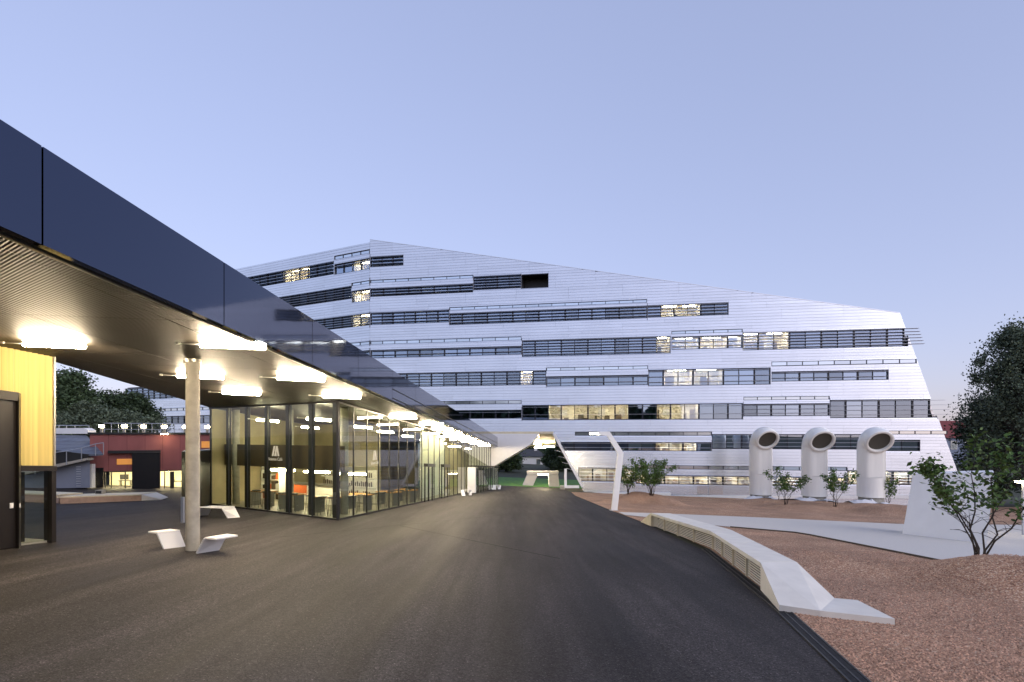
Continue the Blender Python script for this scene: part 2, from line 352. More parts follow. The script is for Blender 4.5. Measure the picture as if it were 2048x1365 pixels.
# loose pebbles on the near gravel, many thousands: one object
n = 60000
yy = 4.2 + (18 - 4.2) * rng.random(n) ** 1.7; tt = rng.random(n)
xx = np.array([road_x(y) for y in yy]) + 0.30 + tt * np.maximum(0.5, 0.96 * yy - np.array([road_x(y) for y in yy]))
zz = np.array([garden_z(x, y) for x, y in zip(xx, yy)])
s = 0.006 + 0.017 * rng.random(n) ** 2.4
oct_v = np.array([(1, 0, 0), (0, 1, 0), (-1, 0, 0), (0, -1, 0), (0, 0, .7), (0, 0, -.7)]); oct_f = np.array([(0, 1, 4), (1, 2, 4), (2, 3, 4), (3, 0, 4)])
a = rng.random(n) * 6.28; ca, sa = np.cos(a), np.sin(a)
sxy = s[:, None] * (0.7 + 0.6 * rng.random((n, 6)))
ox = oct_v[:, 0][None] * sxy; oy = oct_v[:, 1][None] * sxy * 0.8; oz = oct_v[:, 2][None] * s[:, None] * (0.6 + rng.random((n, 1)))
Vp = np.stack([xx[:, None] + ox * ca[:, None] - oy * sa[:, None], yy[:, None] + ox * sa[:, None] + oy * ca[:, None], zz[:, None] + oz + 0.003], -1).reshape(-1, 3)
Fp = (oct_f[None] + (np.arange(n) * 6)[:, None, None]).reshape(-1, 3)
pb = npmesh('loose_pebbles', Vp, Fp, 'pebble'); tag(pb, 'loose reddish pebbles scattered over the near gravel', None, None, 'stuff')

# --- path
mb = MB(); N_ = 40
def along(pl, t):
    L_ = [0]
    for i in range(len(pl) - 1): L_.append(L_[-1] + math.dist(pl[i], pl[i + 1]))
    d = t * L_[-1]; return (float(np.interp(d, L_, [p[0] for p in pl])), float(np.interp(d, L_, [p[1] for p in pl])))
far_d = [(along(path_far, i / N_)) for i in range(N_ + 1)]; near_d = [(along(path_near, i / N_)) for i in range(N_ + 1)]
for i in range(N_):
    q = [near_d[i], near_d[i + 1], far_d[i + 1], far_d[i]]
    mb.face([(x, y, gz(x, y) + 0.045) for x, y in q])
tag(mb.build('path', 'path_gravel'), 'pale crushed stone path curving through the gravel garden', None, None, 'structure')
mb = MB()
for i in range(7, N_):
    A = Vector((*near_d[i], 0)); B = Vector((*near_d[i + 1], 0)); d = (B - A).normalized(); n_ = Vector((d.y, -d.x, 0)) * 0.05
    q = [A, B, B + n_, A + n_]; mb.hexa([(p.x, p.y, gz(p.x, p.y) - 0.02) for p in q], [(p.x, p.y, gz(p.x, p.y) + 0.075) for p in q])
tag(mb.build('path_edging', 'steel_edge'), 'dark steel edging along the near side of the path', None, None, 'structure')

# ================================================================ OFFICE BUILDING
D0 = 62.4; KR = 0.174; KL = 2.02
yr = D0 / (1 - KR * (284 / F)); R0 = Vector((-(284 / F) * yr, yr, 0))       # foot of the ridge line between the two facades
eR = Vector((1, -KR, 0)).normalized(); eL = Vector((-KL, 1, 0)).normalized()
nR = Vector((-KR, -1, 0)).normalized(); nL = Vector((-1, -KL, 0)).normalized()
def sR(u): t = (u - CU) / F; y = D0 / (1 + KR * t); return (t * y - R0.x) / eR.x, y
def sL(u): t = (u - CU) / F; k = (R0.x - t * R0.y) / (KL + t); y = R0.y + k; return k / eL.y, y
def zof(v, y): return HC - (v - CV) / F * y
class Fac:
    def __init__(s, e, n, fn): s.e, s.n, s.fn = e, n, fn
    def P(s, a, z, off=0.0): return R0 + s.e * a + s.n * off + Vector((0, 0, z))
    def uv(s, u, v): a, y = s.fn(u); return a, zof(v, y)
FR, FL = Fac(eR, nR, sR), Fac(eL, nL, sL)
bloc = Vector((18, 60, gz(18, 60)))
B = thing('office_building', 'large white office block clad in metal strips with long dark window bands and slanting ends', 'building', bloc)
Z = lambda v, u: FR.uv(u, v)[1]
zr = FR.uv(740, 480)[1]
# rows: facade, type, u0, u1, [z...], lit ranges (u)
def A(fac, u0, u1, ur, vt, vb, nb=4, lit=(), **k): return dict(fac=fac, t='A', a=sorted((fac.fn(u0)[0], fac.fn(u1)[0])), z=(zof(vb, fac.fn(ur)[1]), zof(vt, fac.fn(ur)[1])), nb=nb, lit=[sorted((fac.fn(p)[0], fac.fn(q)[0])) for p, q in lit], **k)
def Bt(fac, u0, u1, ur, st, sb, wt, wb, nb=2, lit=(), su=None, **k):
    d = A(fac, u0, u1, ur, wt, wb, nb, lit, **k); y = fac.fn(ur)[1]; d['t'] = 'B'; d['sz'] = (zof(sb, y), zof(st, y)); d['sa'] = sorted((fac.fn(su[0])[0], fac.fn(su[1])[0])) if su else d['a']; return d
rows = [
 # 1
 A(FR, 741, 807, 740, 514, 534.7, 3), Bt(FL, 669, 739, 740, 499.6, 507, 516.5, 538, 1, lit=[(700, 739)]), A(FL, 430, 668, 668, 522.6, 549, 4, lit=[(563, 612)]),
 # 2
 Bt(FR, 741, 946, 740, 561, 567, 577.6, 594.5, 3), A(FR, 947, 1042, 946, 553.6, 581, 5), A(FR, 1042.5, 1097, 1042, 549.9, 578, 0, void=True),
 Bt(FL, 704, 739, 740, 561, 567, 577.6, 601, 1, lit=[(704, 739)]), A(FL, 430, 703, 703, 572, 597.5, 5),
 # 3
 A(FR, 741, 898, 740, 626, 650.8, 4), Bt(FR, 899, 1294, 899, 615.4, 621.4, 627.2, 650.8, 4, dark=[(1268, 1292)]), A(FR, 1295, 1457, 1294, 611.5, 636, 4, lit=[(1321, 1386)]),
 A(FL, 430, 739, 740, 626, 650.8, 5, lit=[(698, 739)]),
 # 4
 Bt(FR, 741, 1043, 740, 683, 689.7, 700.7, 717, 2), A(FR, 1044, 1341, 1043, 681.4, 714.3, 6, lit=[(1318, 1341)]), Bt(FR, 1343, 1485, 1343, 662.7, 669, 675, 700, 3, lit=[(1343, 1386), (1395, 1480)]),
 A(FR, 1486, 1816, 1540, 664.4, 700, 6, lit=[(1487, 1562)], open_end=True), Bt(FL, 430, 739, 740, 683, 689.7, 700.7, 717, 2),
 # 5
 A(FR, 741, 1092, 1092, 741, 770, 5, lit=[(1043, 1067)]), Bt(FR, 1093, 1296, 1092, 736, 742.4, 754, 773.5, 2), A(FR, 1297, 1541, 1296, 740.5, 773, 3, lit=[(1322, 1455)]),
 Bt(FR, 1543, 1777, 1543, 724, 732.5, 744, 763.7, 2, su=(1543, 1833)), A(FL, 250, 739, 740, 746, 778, 5),
 # 6
 Bt(FR, 741, 1043, 1043, 801, 808, 820, 837.5, 1), A(FR, 1044, 1486, 1043, 811, 841, 2, lit=[(1093, 1243), (1320, 1387)]), Bt(FR, 1487, 1659, 1487, 794.4, 801, 808.5, 833, 3),
 A(FR, 1660, 1874, 1659, 800.4, 837, 4, open_end=True), Bt(FL, 250, 739, 740, 803, 810, 823, 842, 1),
 # 7
 Bt(FR, 1122, 1423, 1220, 864.5, 871.8, 884.5, 902, 2, lit=[(1322, 1390)], su=(1150, 1423)), A(FR, 1424, 1735, 1423, 868.8, 898, 4), Bt(FR, 1736, 1840, 1770, 862, 869, 880, 902.6, 2, su=(1736, 1895)),
 A(FL, 250, 739, 740, 868, 900, 5),
 # 8
 A(FR, 1157, 1271, 1200, 936, 963.5, 4, lit=[(1157, 1271)]), Bt(FR, 1272, 1694, 1272, 930.5, 938, 950, 968, 3, lit=[(1290, 1694)]), A(FR, 1695, 1850, 1700, 941, 969, 5, lit=[(1695, 1850)]),
]
# outlines (a,z) of both facades, as half-planes; z measured down to the ground
aRend_t, zRend_t = FR.uv(1800, 627); aRend_b, zRend_b = FR.uv(1935, 1000)
def line_cut(p, q):                                  # half-plane a*x+b*y<=c with the inside on the left of p->q reversed (inside below/left)
    dx, dy = q[0] - p[0], q[1] - p[1]; return (-dy, dx, -dy * p[0] + dx * p[1])
cR = [line_cut((0, zr), (aRend_t, zRend_t))]
cR = [(a_, b_, c_) if b_ > 0 else (-a_, -b_, -c_) for a_, b_, c_ in cR]
a_, b_, c_ = line_cut((aRend_t, zRend_t), (aRend_b, zRend_b)); cR.append((a_, b_, c_) if a_ > 0 else (-a_, -b_, -c_))
aLt, zLt = FL.uv(283, 745); aLb, zLb = FL.uv(314, 870)
a_, b_, c_ = line_cut((aLt, zLt), (aLb, zLb)); cL = [(0, 1, zr - 0.3), (a_, b_, c_) if a_ > 0 else (-a_, -b_, -c_)]
aL_end = FL.fn(300)[0] + 4
zbase = -6.6
# passage: no cladding below the soffit between a0 and a sloping right jamb
aP0 = FR.uv(930, 868)[0]; aP1, zP = FR.uv(1105, 868); aP2, zP2 = FR.uv(1163, 975)
pieces = []
def clad(fac, amax, cuts, rws, jamb=None):
    H_ = 0.31
    brk = {0.0, amax}
    for r in rws:
        brk |= set(r['a'])
        if r['t'] == 'B': brk |= set(r['sa'])
    if jamb: brk |= {aP0, aP1}
    brk = sorted(b for b in brk if -0.001 <= b <= amax + .001)
    zs = np.arange(zbase, 27.0, H_)
    live = {}
    out = []
    for i in range(len(brk) - 1):
        a0, a1 = brk[i], brk[i + 1]
        if a1 - a0 < 0.02: continue
        am = (a0 + a1) / 2; holes = []
        for r in rws:
            if r['a'][0] < am < r['a'][1]: holes.append(r['z'])
            if r['t'] == 'B' and r['sa'][0] < am < r['sa'][1]: holes.append(r['sz'])
        if jamb and aP0 < am < aP1: holes.append((-99, zP))
        new = {}
        for k, z0 in enumerate(zs):
            segs = [(z0, z0 + H_)]
            for h0, h1 in holes:
                ns = []
                for s0, s1 in segs:
                    if h1 <= s0 or h0 >= s1: ns.append((s0, s1)); continue
                    if h0 - s0 > 0.05: ns.append((s0, h0))
                    if s1 - h1 > 0.05: ns.append((h1, s1))
                segs = ns
            for sg in segs:
                key = (k, round(sg[0], 3), round(sg[1], 3))
                st = live.get(key); new[key] = (st[0], a1) if st else (a0, a1)
        for key, v in live.items():
            if key not in new: out.append((key, v))
        live = new
    out += list(live.items())
    for (k, z0, z1), (a0, a1) in out:
        Lj = 5.92; ph = 1.48 * ((k // 2 * 7 + k // 5) % 4)
        js = [a0] + [j for j in np.arange(-12 + ph, amax, Lj) if a0 + 0.5 < j < a1 - 0.5] + [a1]
        for p, q in zip(js[:-1], js[1:]):
            g = 0.006; poly = [(p + g, z0 + 0.007), (q - g, z0 + 0.007), (q - g, z1 - 0.007), (p + g, z1 - 0.007)]
            for c in cuts:
                poly = clip(poly, *c)
                if len(poly) < 3: break
            if jamb and len(poly) >= 3 and z0 < zP:
                dz = zP2 - zP; da = aP2 - aP1          # right of the sloping jamb only
                cc = (dz, -da, dz * aP1 - da * zP); tst = cc[0] * (aP1 + 50) - cc[1] * 0
                if a0 >= aP1 - 0.01: poly = clip(poly, *(cc if cc[0] < 0 else (-cc[0], -cc[1], -cc[2])))
            if len(poly) < 3 or area(poly) < 0.02: continue
            pieces.append((area(poly), fac, poly, z0, z1))
clad(FR, 64, cR, [r for r in rows if r['fac'] is FR], jamb=True)
clad(FL, aL_end, cL, [r for r in rows if r['fac'] is FL])
pieces.sort(key=lambda p: -p[0])
vis = lambda p: p[1] is FR and (p[2][0][0] > FR.fn(960)[0] or p[3] > 7) or (p[1] is FL and p[3] > 8)
order = [p for p in pieces if vis(p)] + [p for p in pieces if not vis(p)]
rest = MB()
def panel_geo(mb, fac, poly, z0, z1):
    f = [fac.P(a, z, 0.050 - 0.018 * (z - z0) / max(0.1, z1 - z0)) for a, z in poly]; b = [fac.P(a, z, -0.02) for a, z in poly]; n = len(poly)
    # keep front faces outward whatever the facade's handedness
    mb.add(f + b, [tuple(range(n)), tuple(range(2 * n - 1, n - 1, -1))] + [(i, n + i, n + (i + 1) % n, (i + 1) % n) for i in range(n)])
for i, p in enumerate(order):
    if i < 300:
        mb = MB(); panel_geo(mb, *p[1:]); mb.build('cladding_panel', 'cladding', B)
    else: panel_geo(rest, *p[1:])
rest.build('cladding_panels', 'cladding', B, kind='stuff')
# backing wall with real holes is cheap as columns between openings
def backing(fac, amax, cuts, rws, jamb):
    mb = MB(); brk = {0.0, amax}
    for r in rws:
        brk |= set(r['a'])
        if r['t'] == 'B': brk |= set(r['sa'])
    if jamb: brk |= {aP0, aP1, aP2}
    brk = sorted(b for b in brk if -0.001 <= b <= amax + .001)
    for a0, a1 in zip(brk[:-1], brk[1:]):
        am = (a0 + a1) / 2; segs = [(zbase, 27.0)]; holes = []
        for r in rws:
            if r['a'][0] < am < r['a'][1]: holes.append(r['z'])
            if r['t'] == 'B' and r['sa'][0] < am < r['sa'][1]: holes.append(r['sz'])
        if jamb and aP0 < am < aP1: holes.append((-99, zP))
        for h0, h1 in holes:
            ns = []
            for s0, s1 in segs:
                if h1 <= s0 or h0 >= s1: ns.append((s0, s1)); continue
                if h0 > s0: ns.append((s0, h0))
                if s1 > h1: ns.append((h1, s1))
            segs = ns
        for s0, s1 in segs:
            poly = [(a0, s0), (a1, s0), (a1, s1), (a0, s1)]
            for c in cuts: poly = clip(poly, *c)
            if jamb and a0 >= aP1 - 0.01 and len(poly) > 2:
                dz = zP2 - zP; da = aP2 - aP1; cc = (dz, -da, dz * aP1 - da * zP); poly = clip(poly, *(cc if cc[0] < 0 else (-cc[0], -cc[1], -cc[2])))
            if len(poly) > 2: mb.prism([fac.P(a, z, -0.30) for a, z in poly], fac.n * 0.27)
    mb.build('facade_backing', 'backing', B)
backing(FR, 64, cR, [r for r in rows if r['fac'] is FR], True); backing(FL, aL_end, cL, [r for r in rows if r['fac'] is FL], False)

MOD = 1.48
def inlit(r, a): return any(l0 - .3 < a < l1 + .3 for l0, l1 in r['lit'])
def unit_box(name, m, size, fac):
    mb = MB(); mb.box((0, 0, 0), size, fac.e, fac.n, (0, 0, 1)); me = mb.build(name, m); return me
for ri, r in enumerate(rows):
    fac = r['fac']; a0, a1 = r['a']; z0, z1 = r['z']; h = z1 - z0
    mid = fac.P((a0 + a1) / 2, z0, 0)
    aend = a1
    if r.get('open_end'):                               # the band runs out to the slanted end
        c = cR[1]; aend = min((c[2] - c[1] * z1) / c[0], (c[2] - c[1] * z0) / c[0]) - 0.05; a1 = aend
    wb = thing('window_band', None, None, mid - bloc); wb.parent = B
    # frame: head, sill and ends 0.25 m deep
    mb = MB()
    for zz in (z0 + 0.035, z1 - 0.035): mb.box(fac.P((a0 + a1) / 2, zz, -0.16), (a1 - a0, 0.26, 0.07), fac.e, fac.n)
    for aa in (a0 + 0.03, a1 - 0.03): mb.box(fac.P(aa, (z0 + z1) / 2, -0.16), (0.06, 0.24, h - 0.15), fac.e, fac.n)
    mb.build('frame', 'window_frame', wb)
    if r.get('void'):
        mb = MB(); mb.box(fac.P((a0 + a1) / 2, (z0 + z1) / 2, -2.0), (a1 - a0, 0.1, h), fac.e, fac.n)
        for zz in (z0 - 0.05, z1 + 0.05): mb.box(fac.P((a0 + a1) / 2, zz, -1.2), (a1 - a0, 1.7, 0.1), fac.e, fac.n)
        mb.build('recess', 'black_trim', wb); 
        continue
    n = max(1, round((a1 - a0) / MOD)); wdt = (a1 - a0) / n
    mp = unit_box('pane', 'pane_glass', (wdt - 0.07, 0.012, h - 0.15), fac); mm = unit_box('mullion', 'window_frame', (0.07, 0.10, h - 0.15), fac)
    mm2 = unit_box('mullion', 'window_frame', (0.15, 0.14, h - 0.15), fac)
    for k in range(n):
        c = fac.P(a0 + wdt * (k + 0.5), (z0 + z1) / 2, -0.2)
        if k == 0: mp.parent = wb; mp.location = c - rootloc(wb)
        else: inst(mp, 'pane', c, wb)
        if k: inst(mm2 if (k + ri) % 2 == 0 else mm, 'mullion', fac.P(a0 + wdt * k, (z0 + z1) / 2, -0.17), wb)
    bpy.data.objects.remove(mm2); bpy.data.objects.remove(mm)
    # room behind, in stretches of dark and lit
    st = []; k = 0
    while k < n:
        L0 = inlit(r, a0 + wdt * (k + .5)); j = k
        while j < n and inlit(r, a0 + wdt * (j + .5)) == L0 and (not L0 or j - k < 2 + (k + ri) % 2): j += 1
        st.append((a0 + wdt * k, a0 + wdt * j, L0)); k = j
    for p, q, L0 in st:
        dep = 2.6; mb = MB(); mt = 'room_lit' if L0 else 'room_dark'
        mb.box(fac.P((p + q) / 2, (z0 + z1) / 2, -0.35 - dep), (q - p - .02, 0.06, h + 0.3), fac.e, fac.n)
        for zz in (z0 - 0.13, z1 + 0.13): mb.box(fac.P((p + q) / 2, zz, -0.33 - dep / 2), (q - p - .02, dep - .08, 0.06), fac.e, fac.n)
        for aa in (p + 0.04, q - 0.04): mb.box(fac.P(aa, (z0 + z1) / 2, -0.34 - dep / 2), (0.06, dep - .12, h + 0.18), fac.e, fac.n)
        mb.build('room', mt, wb)
        if L0:
            mb = MB(); m2 = max(1, round((q - p) / 2.2))
            for k in range(m2): mb.box(fac.P(p + (q - p) * (k + .5) / m2, z1 + 0.05, -1.3), ((q - p) / m2 * 0.62, 0.22, 0.05), fac.e, fac.n)
            mb.build('ceiling_strip', 'room_strip', wb)
            mb = MB(); rr = random.Random(ri * 31 + int(p * 7))
            for k in range(max(1, int((q - p) / 0.9))):
                aa = rr.uniform(p + .3, q - .3); hh = rr.uniform(0.2, 0.75) * h; mb.box(fac.P(aa, z0 - 0.09 + hh / 2, rr.uniform(-1.2, -2.4)), (rr.uniform(.15, .7), 0.35, hh), fac.e, fac.n)
            mb.build('furniture', 'furniture', wb)
            mb = MB()
            for k in range(max(1, int((q - p) / 2.4))):
                aa = rr.uniform(p + .5, q - .5); mb.box(fac.P(aa, z0 + h * 0.55, -0.30 - dep + 0.06), (rr.uniform(.4, 1.1), 0.03, h * rr.uniform(.3, .6)), fac.e, fac.n)
            mb.build('wall_board', 'white_board', wb)
    # louvre blades
    nb = r['nb']; rb = random.Random(ri)
    if nb:
        tilt = R(rb.choice((0, 2, 5))); ez = (Vector((0, 0, 1)) * math.cos(tilt) + fac.n * math.sin(tilt)); ey = ez.cross(fac.e) if fac is FR else fac.e.cross(ez)
        for k in range(nb):
            zz = z0 + h * (k + 0.72) / nb; ext = 1.15 if r.get('open_end') else 0
            cuts_ = [a0 + 0.08, a1 - 0.08]
            if ext: c = cR[1]; cuts_[1] = (c[2] - c[1] * zz) / c[0] + ext
            mb = MB(); mb.box(fac.P(sum(cuts_) / 2, zz, 0.04), (cuts_[1] - cuts_[0], 0.38, 0.032), fac.e, ey, ez)
            mb.build('louvre_blade', 'blade', wb)
    if r['t'] == 'B':
        s0, s1 = r['sz']; b0, b1 = r['sa']; ns = max(1, round((b1 - b0) / MOD)); wd = (b1 - b0) / ns
        mb = MB()
        for zz in (s0 + .02, s1 - .02): mb.box(fac.P((b0 + b1) / 2, zz, -0.05), (b1 - b0, 0.14, 0.04), fac.e, fac.n)
        for k in range(ns + 1): mb.box(fac.P(min(max(b0 + wd * k, b0 + .03), b1 - .03), (s0 + s1) / 2, -0.051), (0.05, 0.13, s1 - s0 - .08), fac.e, fac.n)
        mb.build('transom_frame', 'window_frame', wb)
        pn = unit_box('transom_pane', 'strip_glass', (wd - 0.06, 0.015, s1 - s0 - .08), fac)
        for k in range(ns):
            c = fac.P(b0 + wd * (k + .5), (s0 + s1) / 2, -0.06)
            if k == 0: pn.parent = wb; pn.location = c - rootloc(wb)
            else: inst(pn, 'transom_pane', c, wb)
# roof and body behind the facades
mb = MB()
rt = [FR.P(0, zr - .06, -.1), FR.P(aRend_t - .2, zRend_t - .06, -.1), FR.P(aRend_t - .2, zRend_t - .06, -16), FR.P(4, zr - .06, -16)]
mb.face(rt); mb.face([FL.P(0.02, zr - .35, -.1), FL.P(aL_end - 4, zr - .35, -.1), FL.P(aL_end - 4, zr - .35, -14), FR.P(4, zr - .35, -16)])
mb.build('roof', 'cladding', B)
mb = MB(); mb.prism([FR.P(aRend_t - .06, zRend_t, -.33), FR.P(aRend_b - .06, zRend_b, -.33), FR.P(aRend_b - .06, zRend_b, -16), FR.P(aRend_t - .06, zRend_t, -16)], -eR * 0.2)
mb.build('end_wall', 'cladding', B)
mb = MB()  # unseen core walls behind the rooms, added to block light passing through
mb.prism([FR.P(0.5, zP + .3, -4.5), FR.P(aRend_b - .8, zP + .3, -4.5), FR.P(aRend_t - .8, zRend_t - .5, -4.5), FR.P(0.5, zr - .6, -4.5)], -nR * 0.3)
mb.prism([FR.P(aP2 + 2, zbase, -4.5), FR.P(aRend_b - .8, zbase, -4.5), FR.P(aRend_b - .8, zP + .25, -4.5), FR.P(aP2 + 2, zP + .25, -4.5)], -nR * 0.3)
mb.prism([FL.P(0.5, zbase, -4.5), FL.P(aL_end - 6, zbase, -4.5), FL.P(aL_end - 6, zr - .6, -4.5), FL.P(0.5, zr - .6, -4.5)], -nL * 0.3)
mb.build('core_light_block', 'backing', B)
# parapet flashing along both roof edges
mb = MB()
mb.prism([FR.P(0, zr, .07), FR.P(aRend_t, zRend_t, .07), FR.P(aRend_t, zRend_t + .06, .07), FR.P(0, zr + .06, .07)], -nR * 0.5)
mb.build('roof_flashing', 'cladding', B)
# passage: sloping soffit, jambs, leg
sf = [FR.P(aP0 - 3, zP, .06), FR.P(aP1 + .1, zP, .06), W(1112, 893, 76), W(1040, 893, 76)]
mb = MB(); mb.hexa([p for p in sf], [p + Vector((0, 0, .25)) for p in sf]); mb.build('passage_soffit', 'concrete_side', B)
wl = [FR.uv(938, 868), FR.uv(1078, 868), FR.uv(1062, 889), FR.uv(981, 937), FR.uv(938, 937)]
mb = MB(); mb.prism([FR.P(a, z, .10) for a, z in wl], -nR * 3.0); mb.build('passage_wedge', 'white_paint', B, label='white sloping underside wedge left of the passage')
aj = [(aP1, zP), (aP1 + .32, zP), (aP2 + .32, zP2), (aP2, zP2)]
mb = MB(); mb.prism([FR.P(a, z, .14) for a, z in aj], -nR * 0.5); mb.build('passage_jamb', 'white_paint', B)
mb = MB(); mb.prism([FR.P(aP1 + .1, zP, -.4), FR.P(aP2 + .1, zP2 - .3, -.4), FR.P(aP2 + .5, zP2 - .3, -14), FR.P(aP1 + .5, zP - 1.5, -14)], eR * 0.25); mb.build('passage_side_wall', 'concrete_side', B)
for k in range(5):
    a, z = FR.uv(1118 + k * 7.5, 893 + 12 * k); mb = MB(); mb.box(FR.P(a - .45, z + .1, -.05), (0.9, 0.3, 0.035), (eR - Vector((0, 0, .25))).normalized(), nR); mb.build('louvre_blade', 'blade', B)
# white frame and post inside the passage mouth
mb = MB()
p0 = W(1131, 938, 60.5); p1 = W(1131, 973, 60.5); mb.box((p0 + p1) / 2, (0.26, 0.3, p0.z - p1.z)); mb.build('frame_post', 'white_paint', B)
a_ = W(1129, 974, 60.2); b_ = W(1158, 974, 60.2); mb = MB(); mb.box((a_ + b_) / 2, ((b_ - a_).length, 0.35, 0.28)); mb.build('frame_beam', 'white_paint', B)
# base plinth
mb = MB(); q = [FR.uv(1182, 985), FR.uv(1340, 985), FR.uv(1340, 1001), FR.uv(1163, 1003)]
mb.prism([FR.P(a, z, 1.1) for a, z in q], -nR * 1.0); mb.build('plinth', 'white_paint', B)
mb = MB(); q = [FR.uv(1180, 992), FR.uv(1910, 990), FR.uv(1915, 997), FR.uv(1180, 998)]; mb.prism([FR.P(a, z, .35) for a, z in q], -nR * .27); mb.build('base_ledge', 'white_paint', B)
# doors in the ground floor
for (u0, u1) in ((1394, 1416), (1417, 1446)):
    a0, zt = FR.uv(u0, 972); a1, zb = FR.uv(u1, 993); mb = MB(); mb.box(FR.P((a0 + a1) / 2, (zt + zb) / 2, .075), (a1 - a0 - .04, .03, zt - zb), eR, nR); mb.build('door', 'cladding', B)

# ================================================================ CANOPY
CH = 4.6
def fx(y): return -5.65 + 0.065 * y
cl = Vector((-6, 15, gz(-6, 15)))
Cn = thing('canopy', 'long flat canopy with a dark glossy fascia and a metal mesh ceiling', 'canopy', cl)
joints = [-4.2, -0.75, 2.7, 6.15, 9.6, 13.2, 16.4, 20.0, 23.5, 27, 30.5, 34, 37.5, 41, 44.5, 48, 51.5, 55, 58.5, 62.0]
def cz(x, y): return gz(x, y) + CH
for a, b in zip(joints[:-1], joints[1:]):
    a += 0.012; b -= 0.012
    q = [(fx(a), a), (fx(b), b), (fx(b) - .12, b), (fx(a) - .12, a)]
    mb = MB(); mb.hexa([(x, y, cz(x, y)) for x, y in q], [(x, y, cz(x, y) + 1.10) for x, y in q]); mb.build('fascia_panel', 'fascia', Cn)
mb = MB()
q = [(fx(-4.2) - .125, -4.2), (fx(62) - .125, 62), (fx(62) - .2, 62), (fx(-4.2) - .2, -4.2)]
mb.hexa([(x, y, cz(x, y) + .03) for x, y in q], [(x, y, cz(x, y) + 1.05) for x, y in q]); mb.build('fascia_carrier', 'black_trim', Cn)
mb = MB(); q = [(fx(-4.2) - .20, -4.2), (fx(62) - .20, 62), (fx(62) - .26, 62), (fx(-4.2) - .26, -4.2)]
mb.hexa([(x, y, cz(x, y) - .01) for x, y in q], [(x, y, cz(x, y) + .09) for x, y in q]); mb.build('edge_trim', 'metal_trim', Cn)
# ledge low on the far fascia with two dark reveals
mb = MB()
for h0, h1 in ((.06, .10), (.40, .43)):
    q = [(fx(20.05) + .02, 20.05), (fx(61.8) + .02, 61.8), (fx(61.8) - .02, 61.8), (fx(20.05) - .02, 20.05)]
    mb.hexa([(x, y, cz(x, y) + h0) for x, y in q], [(x, y, cz(x, y) + h1) for x, y in q])
mb.build('fascia_reveal', 'black_trim', Cn)
CA = Vector((-6.8, 21.4, 0)); CB = Vector((-14.4, 26.3, 0)); cdir = Vector((0.108, 1, 0)).normalized(); CD = CA + cdir * 40.8; CC = CB + cdir * 36
def backline(y): return -12.3 - 0.2 * (y - 15.4)
# ceiling panels
strips = [(-4.2, 14.5, lambda y: -21.0), (14.5, 26.5, backline), (26.5, 62.0, lambda y: -14.6 + 0.108 * (y - 26.5))]
for ys0, ys1, left in strips:
    y = ys0
    while y < ys1 - 0.05:
        y2 = min(y + 3.45, ys1)
        for k in range(8):
            xa = -21 + 2.5 * k
            poly = [(xa + .008, y + .008), (xa + 2.492, y + .008), (xa + 2.492, y2 - .008), (xa + .008, y2 - .008)]
            poly = clip(poly, 1, -0.065, -5.65 - .27)
            if len(poly) > 2:
                l0, l1 = left(y), left(y2); m_ = (l1 - l0) / (y2 - y); poly = clip(poly, -1, m_, -(l0 - m_ * y))
            if len(poly) < 3 or area(poly) < .02: continue
            mb = MB(); mb.prism([(px, py, cz(px, py) + .06) for px, py in poly], (0, 0, .05)); mb.build('ceiling_panel', 'ceiling_mesh', Cn)
        y = y2
# roof slab and back fascia
mb = MB()
for ys0, ys1, left in strips:
    q = [(left(ys0) - .05, ys0), (fx(ys0) - .21, ys0), (fx(ys1) - .21, ys1), (left(ys1) - .05, ys1)]
    mb.hexa([(x, y, cz(x, y) + .13) for x, y in q], [(x, y, cz(x, y) + 1.02) for x, y in q])
mb.build('roof_slab', 'black_trim', Cn)

# column
cp = H(385.5, 1101)
T = thing('column', 'round rough concrete column holding up the canopy', 'column', cp)
mb = MB(); mb.tube([cp - Vector((0, 0, .05)), Vector((cp.x, cp.y, cz(cp.x, cp.y) + .02))], 0.155, 32); mb.build('shaft', 'concrete', T, smooth=False)
mb = MB(); mb.tube([Vector((cp.x, cp.y, cz(cp.x, cp.y) - .015)), Vector((cp.x, cp.y, cz(cp.x, cp.y) + .055))], 0.19, 32); mb.build('collar', 'metal_trim', T)
mb = MB(); mb.tube([Vector((cp.x - .21, cp.y, cz(cp.x, cp.y) - .02)), Vector((cp.x - .15, cp.y - .02, cz(cp.x, cp.y) - .02))], 0.03, 10); mb.build('hook', 'metal_trim', T)

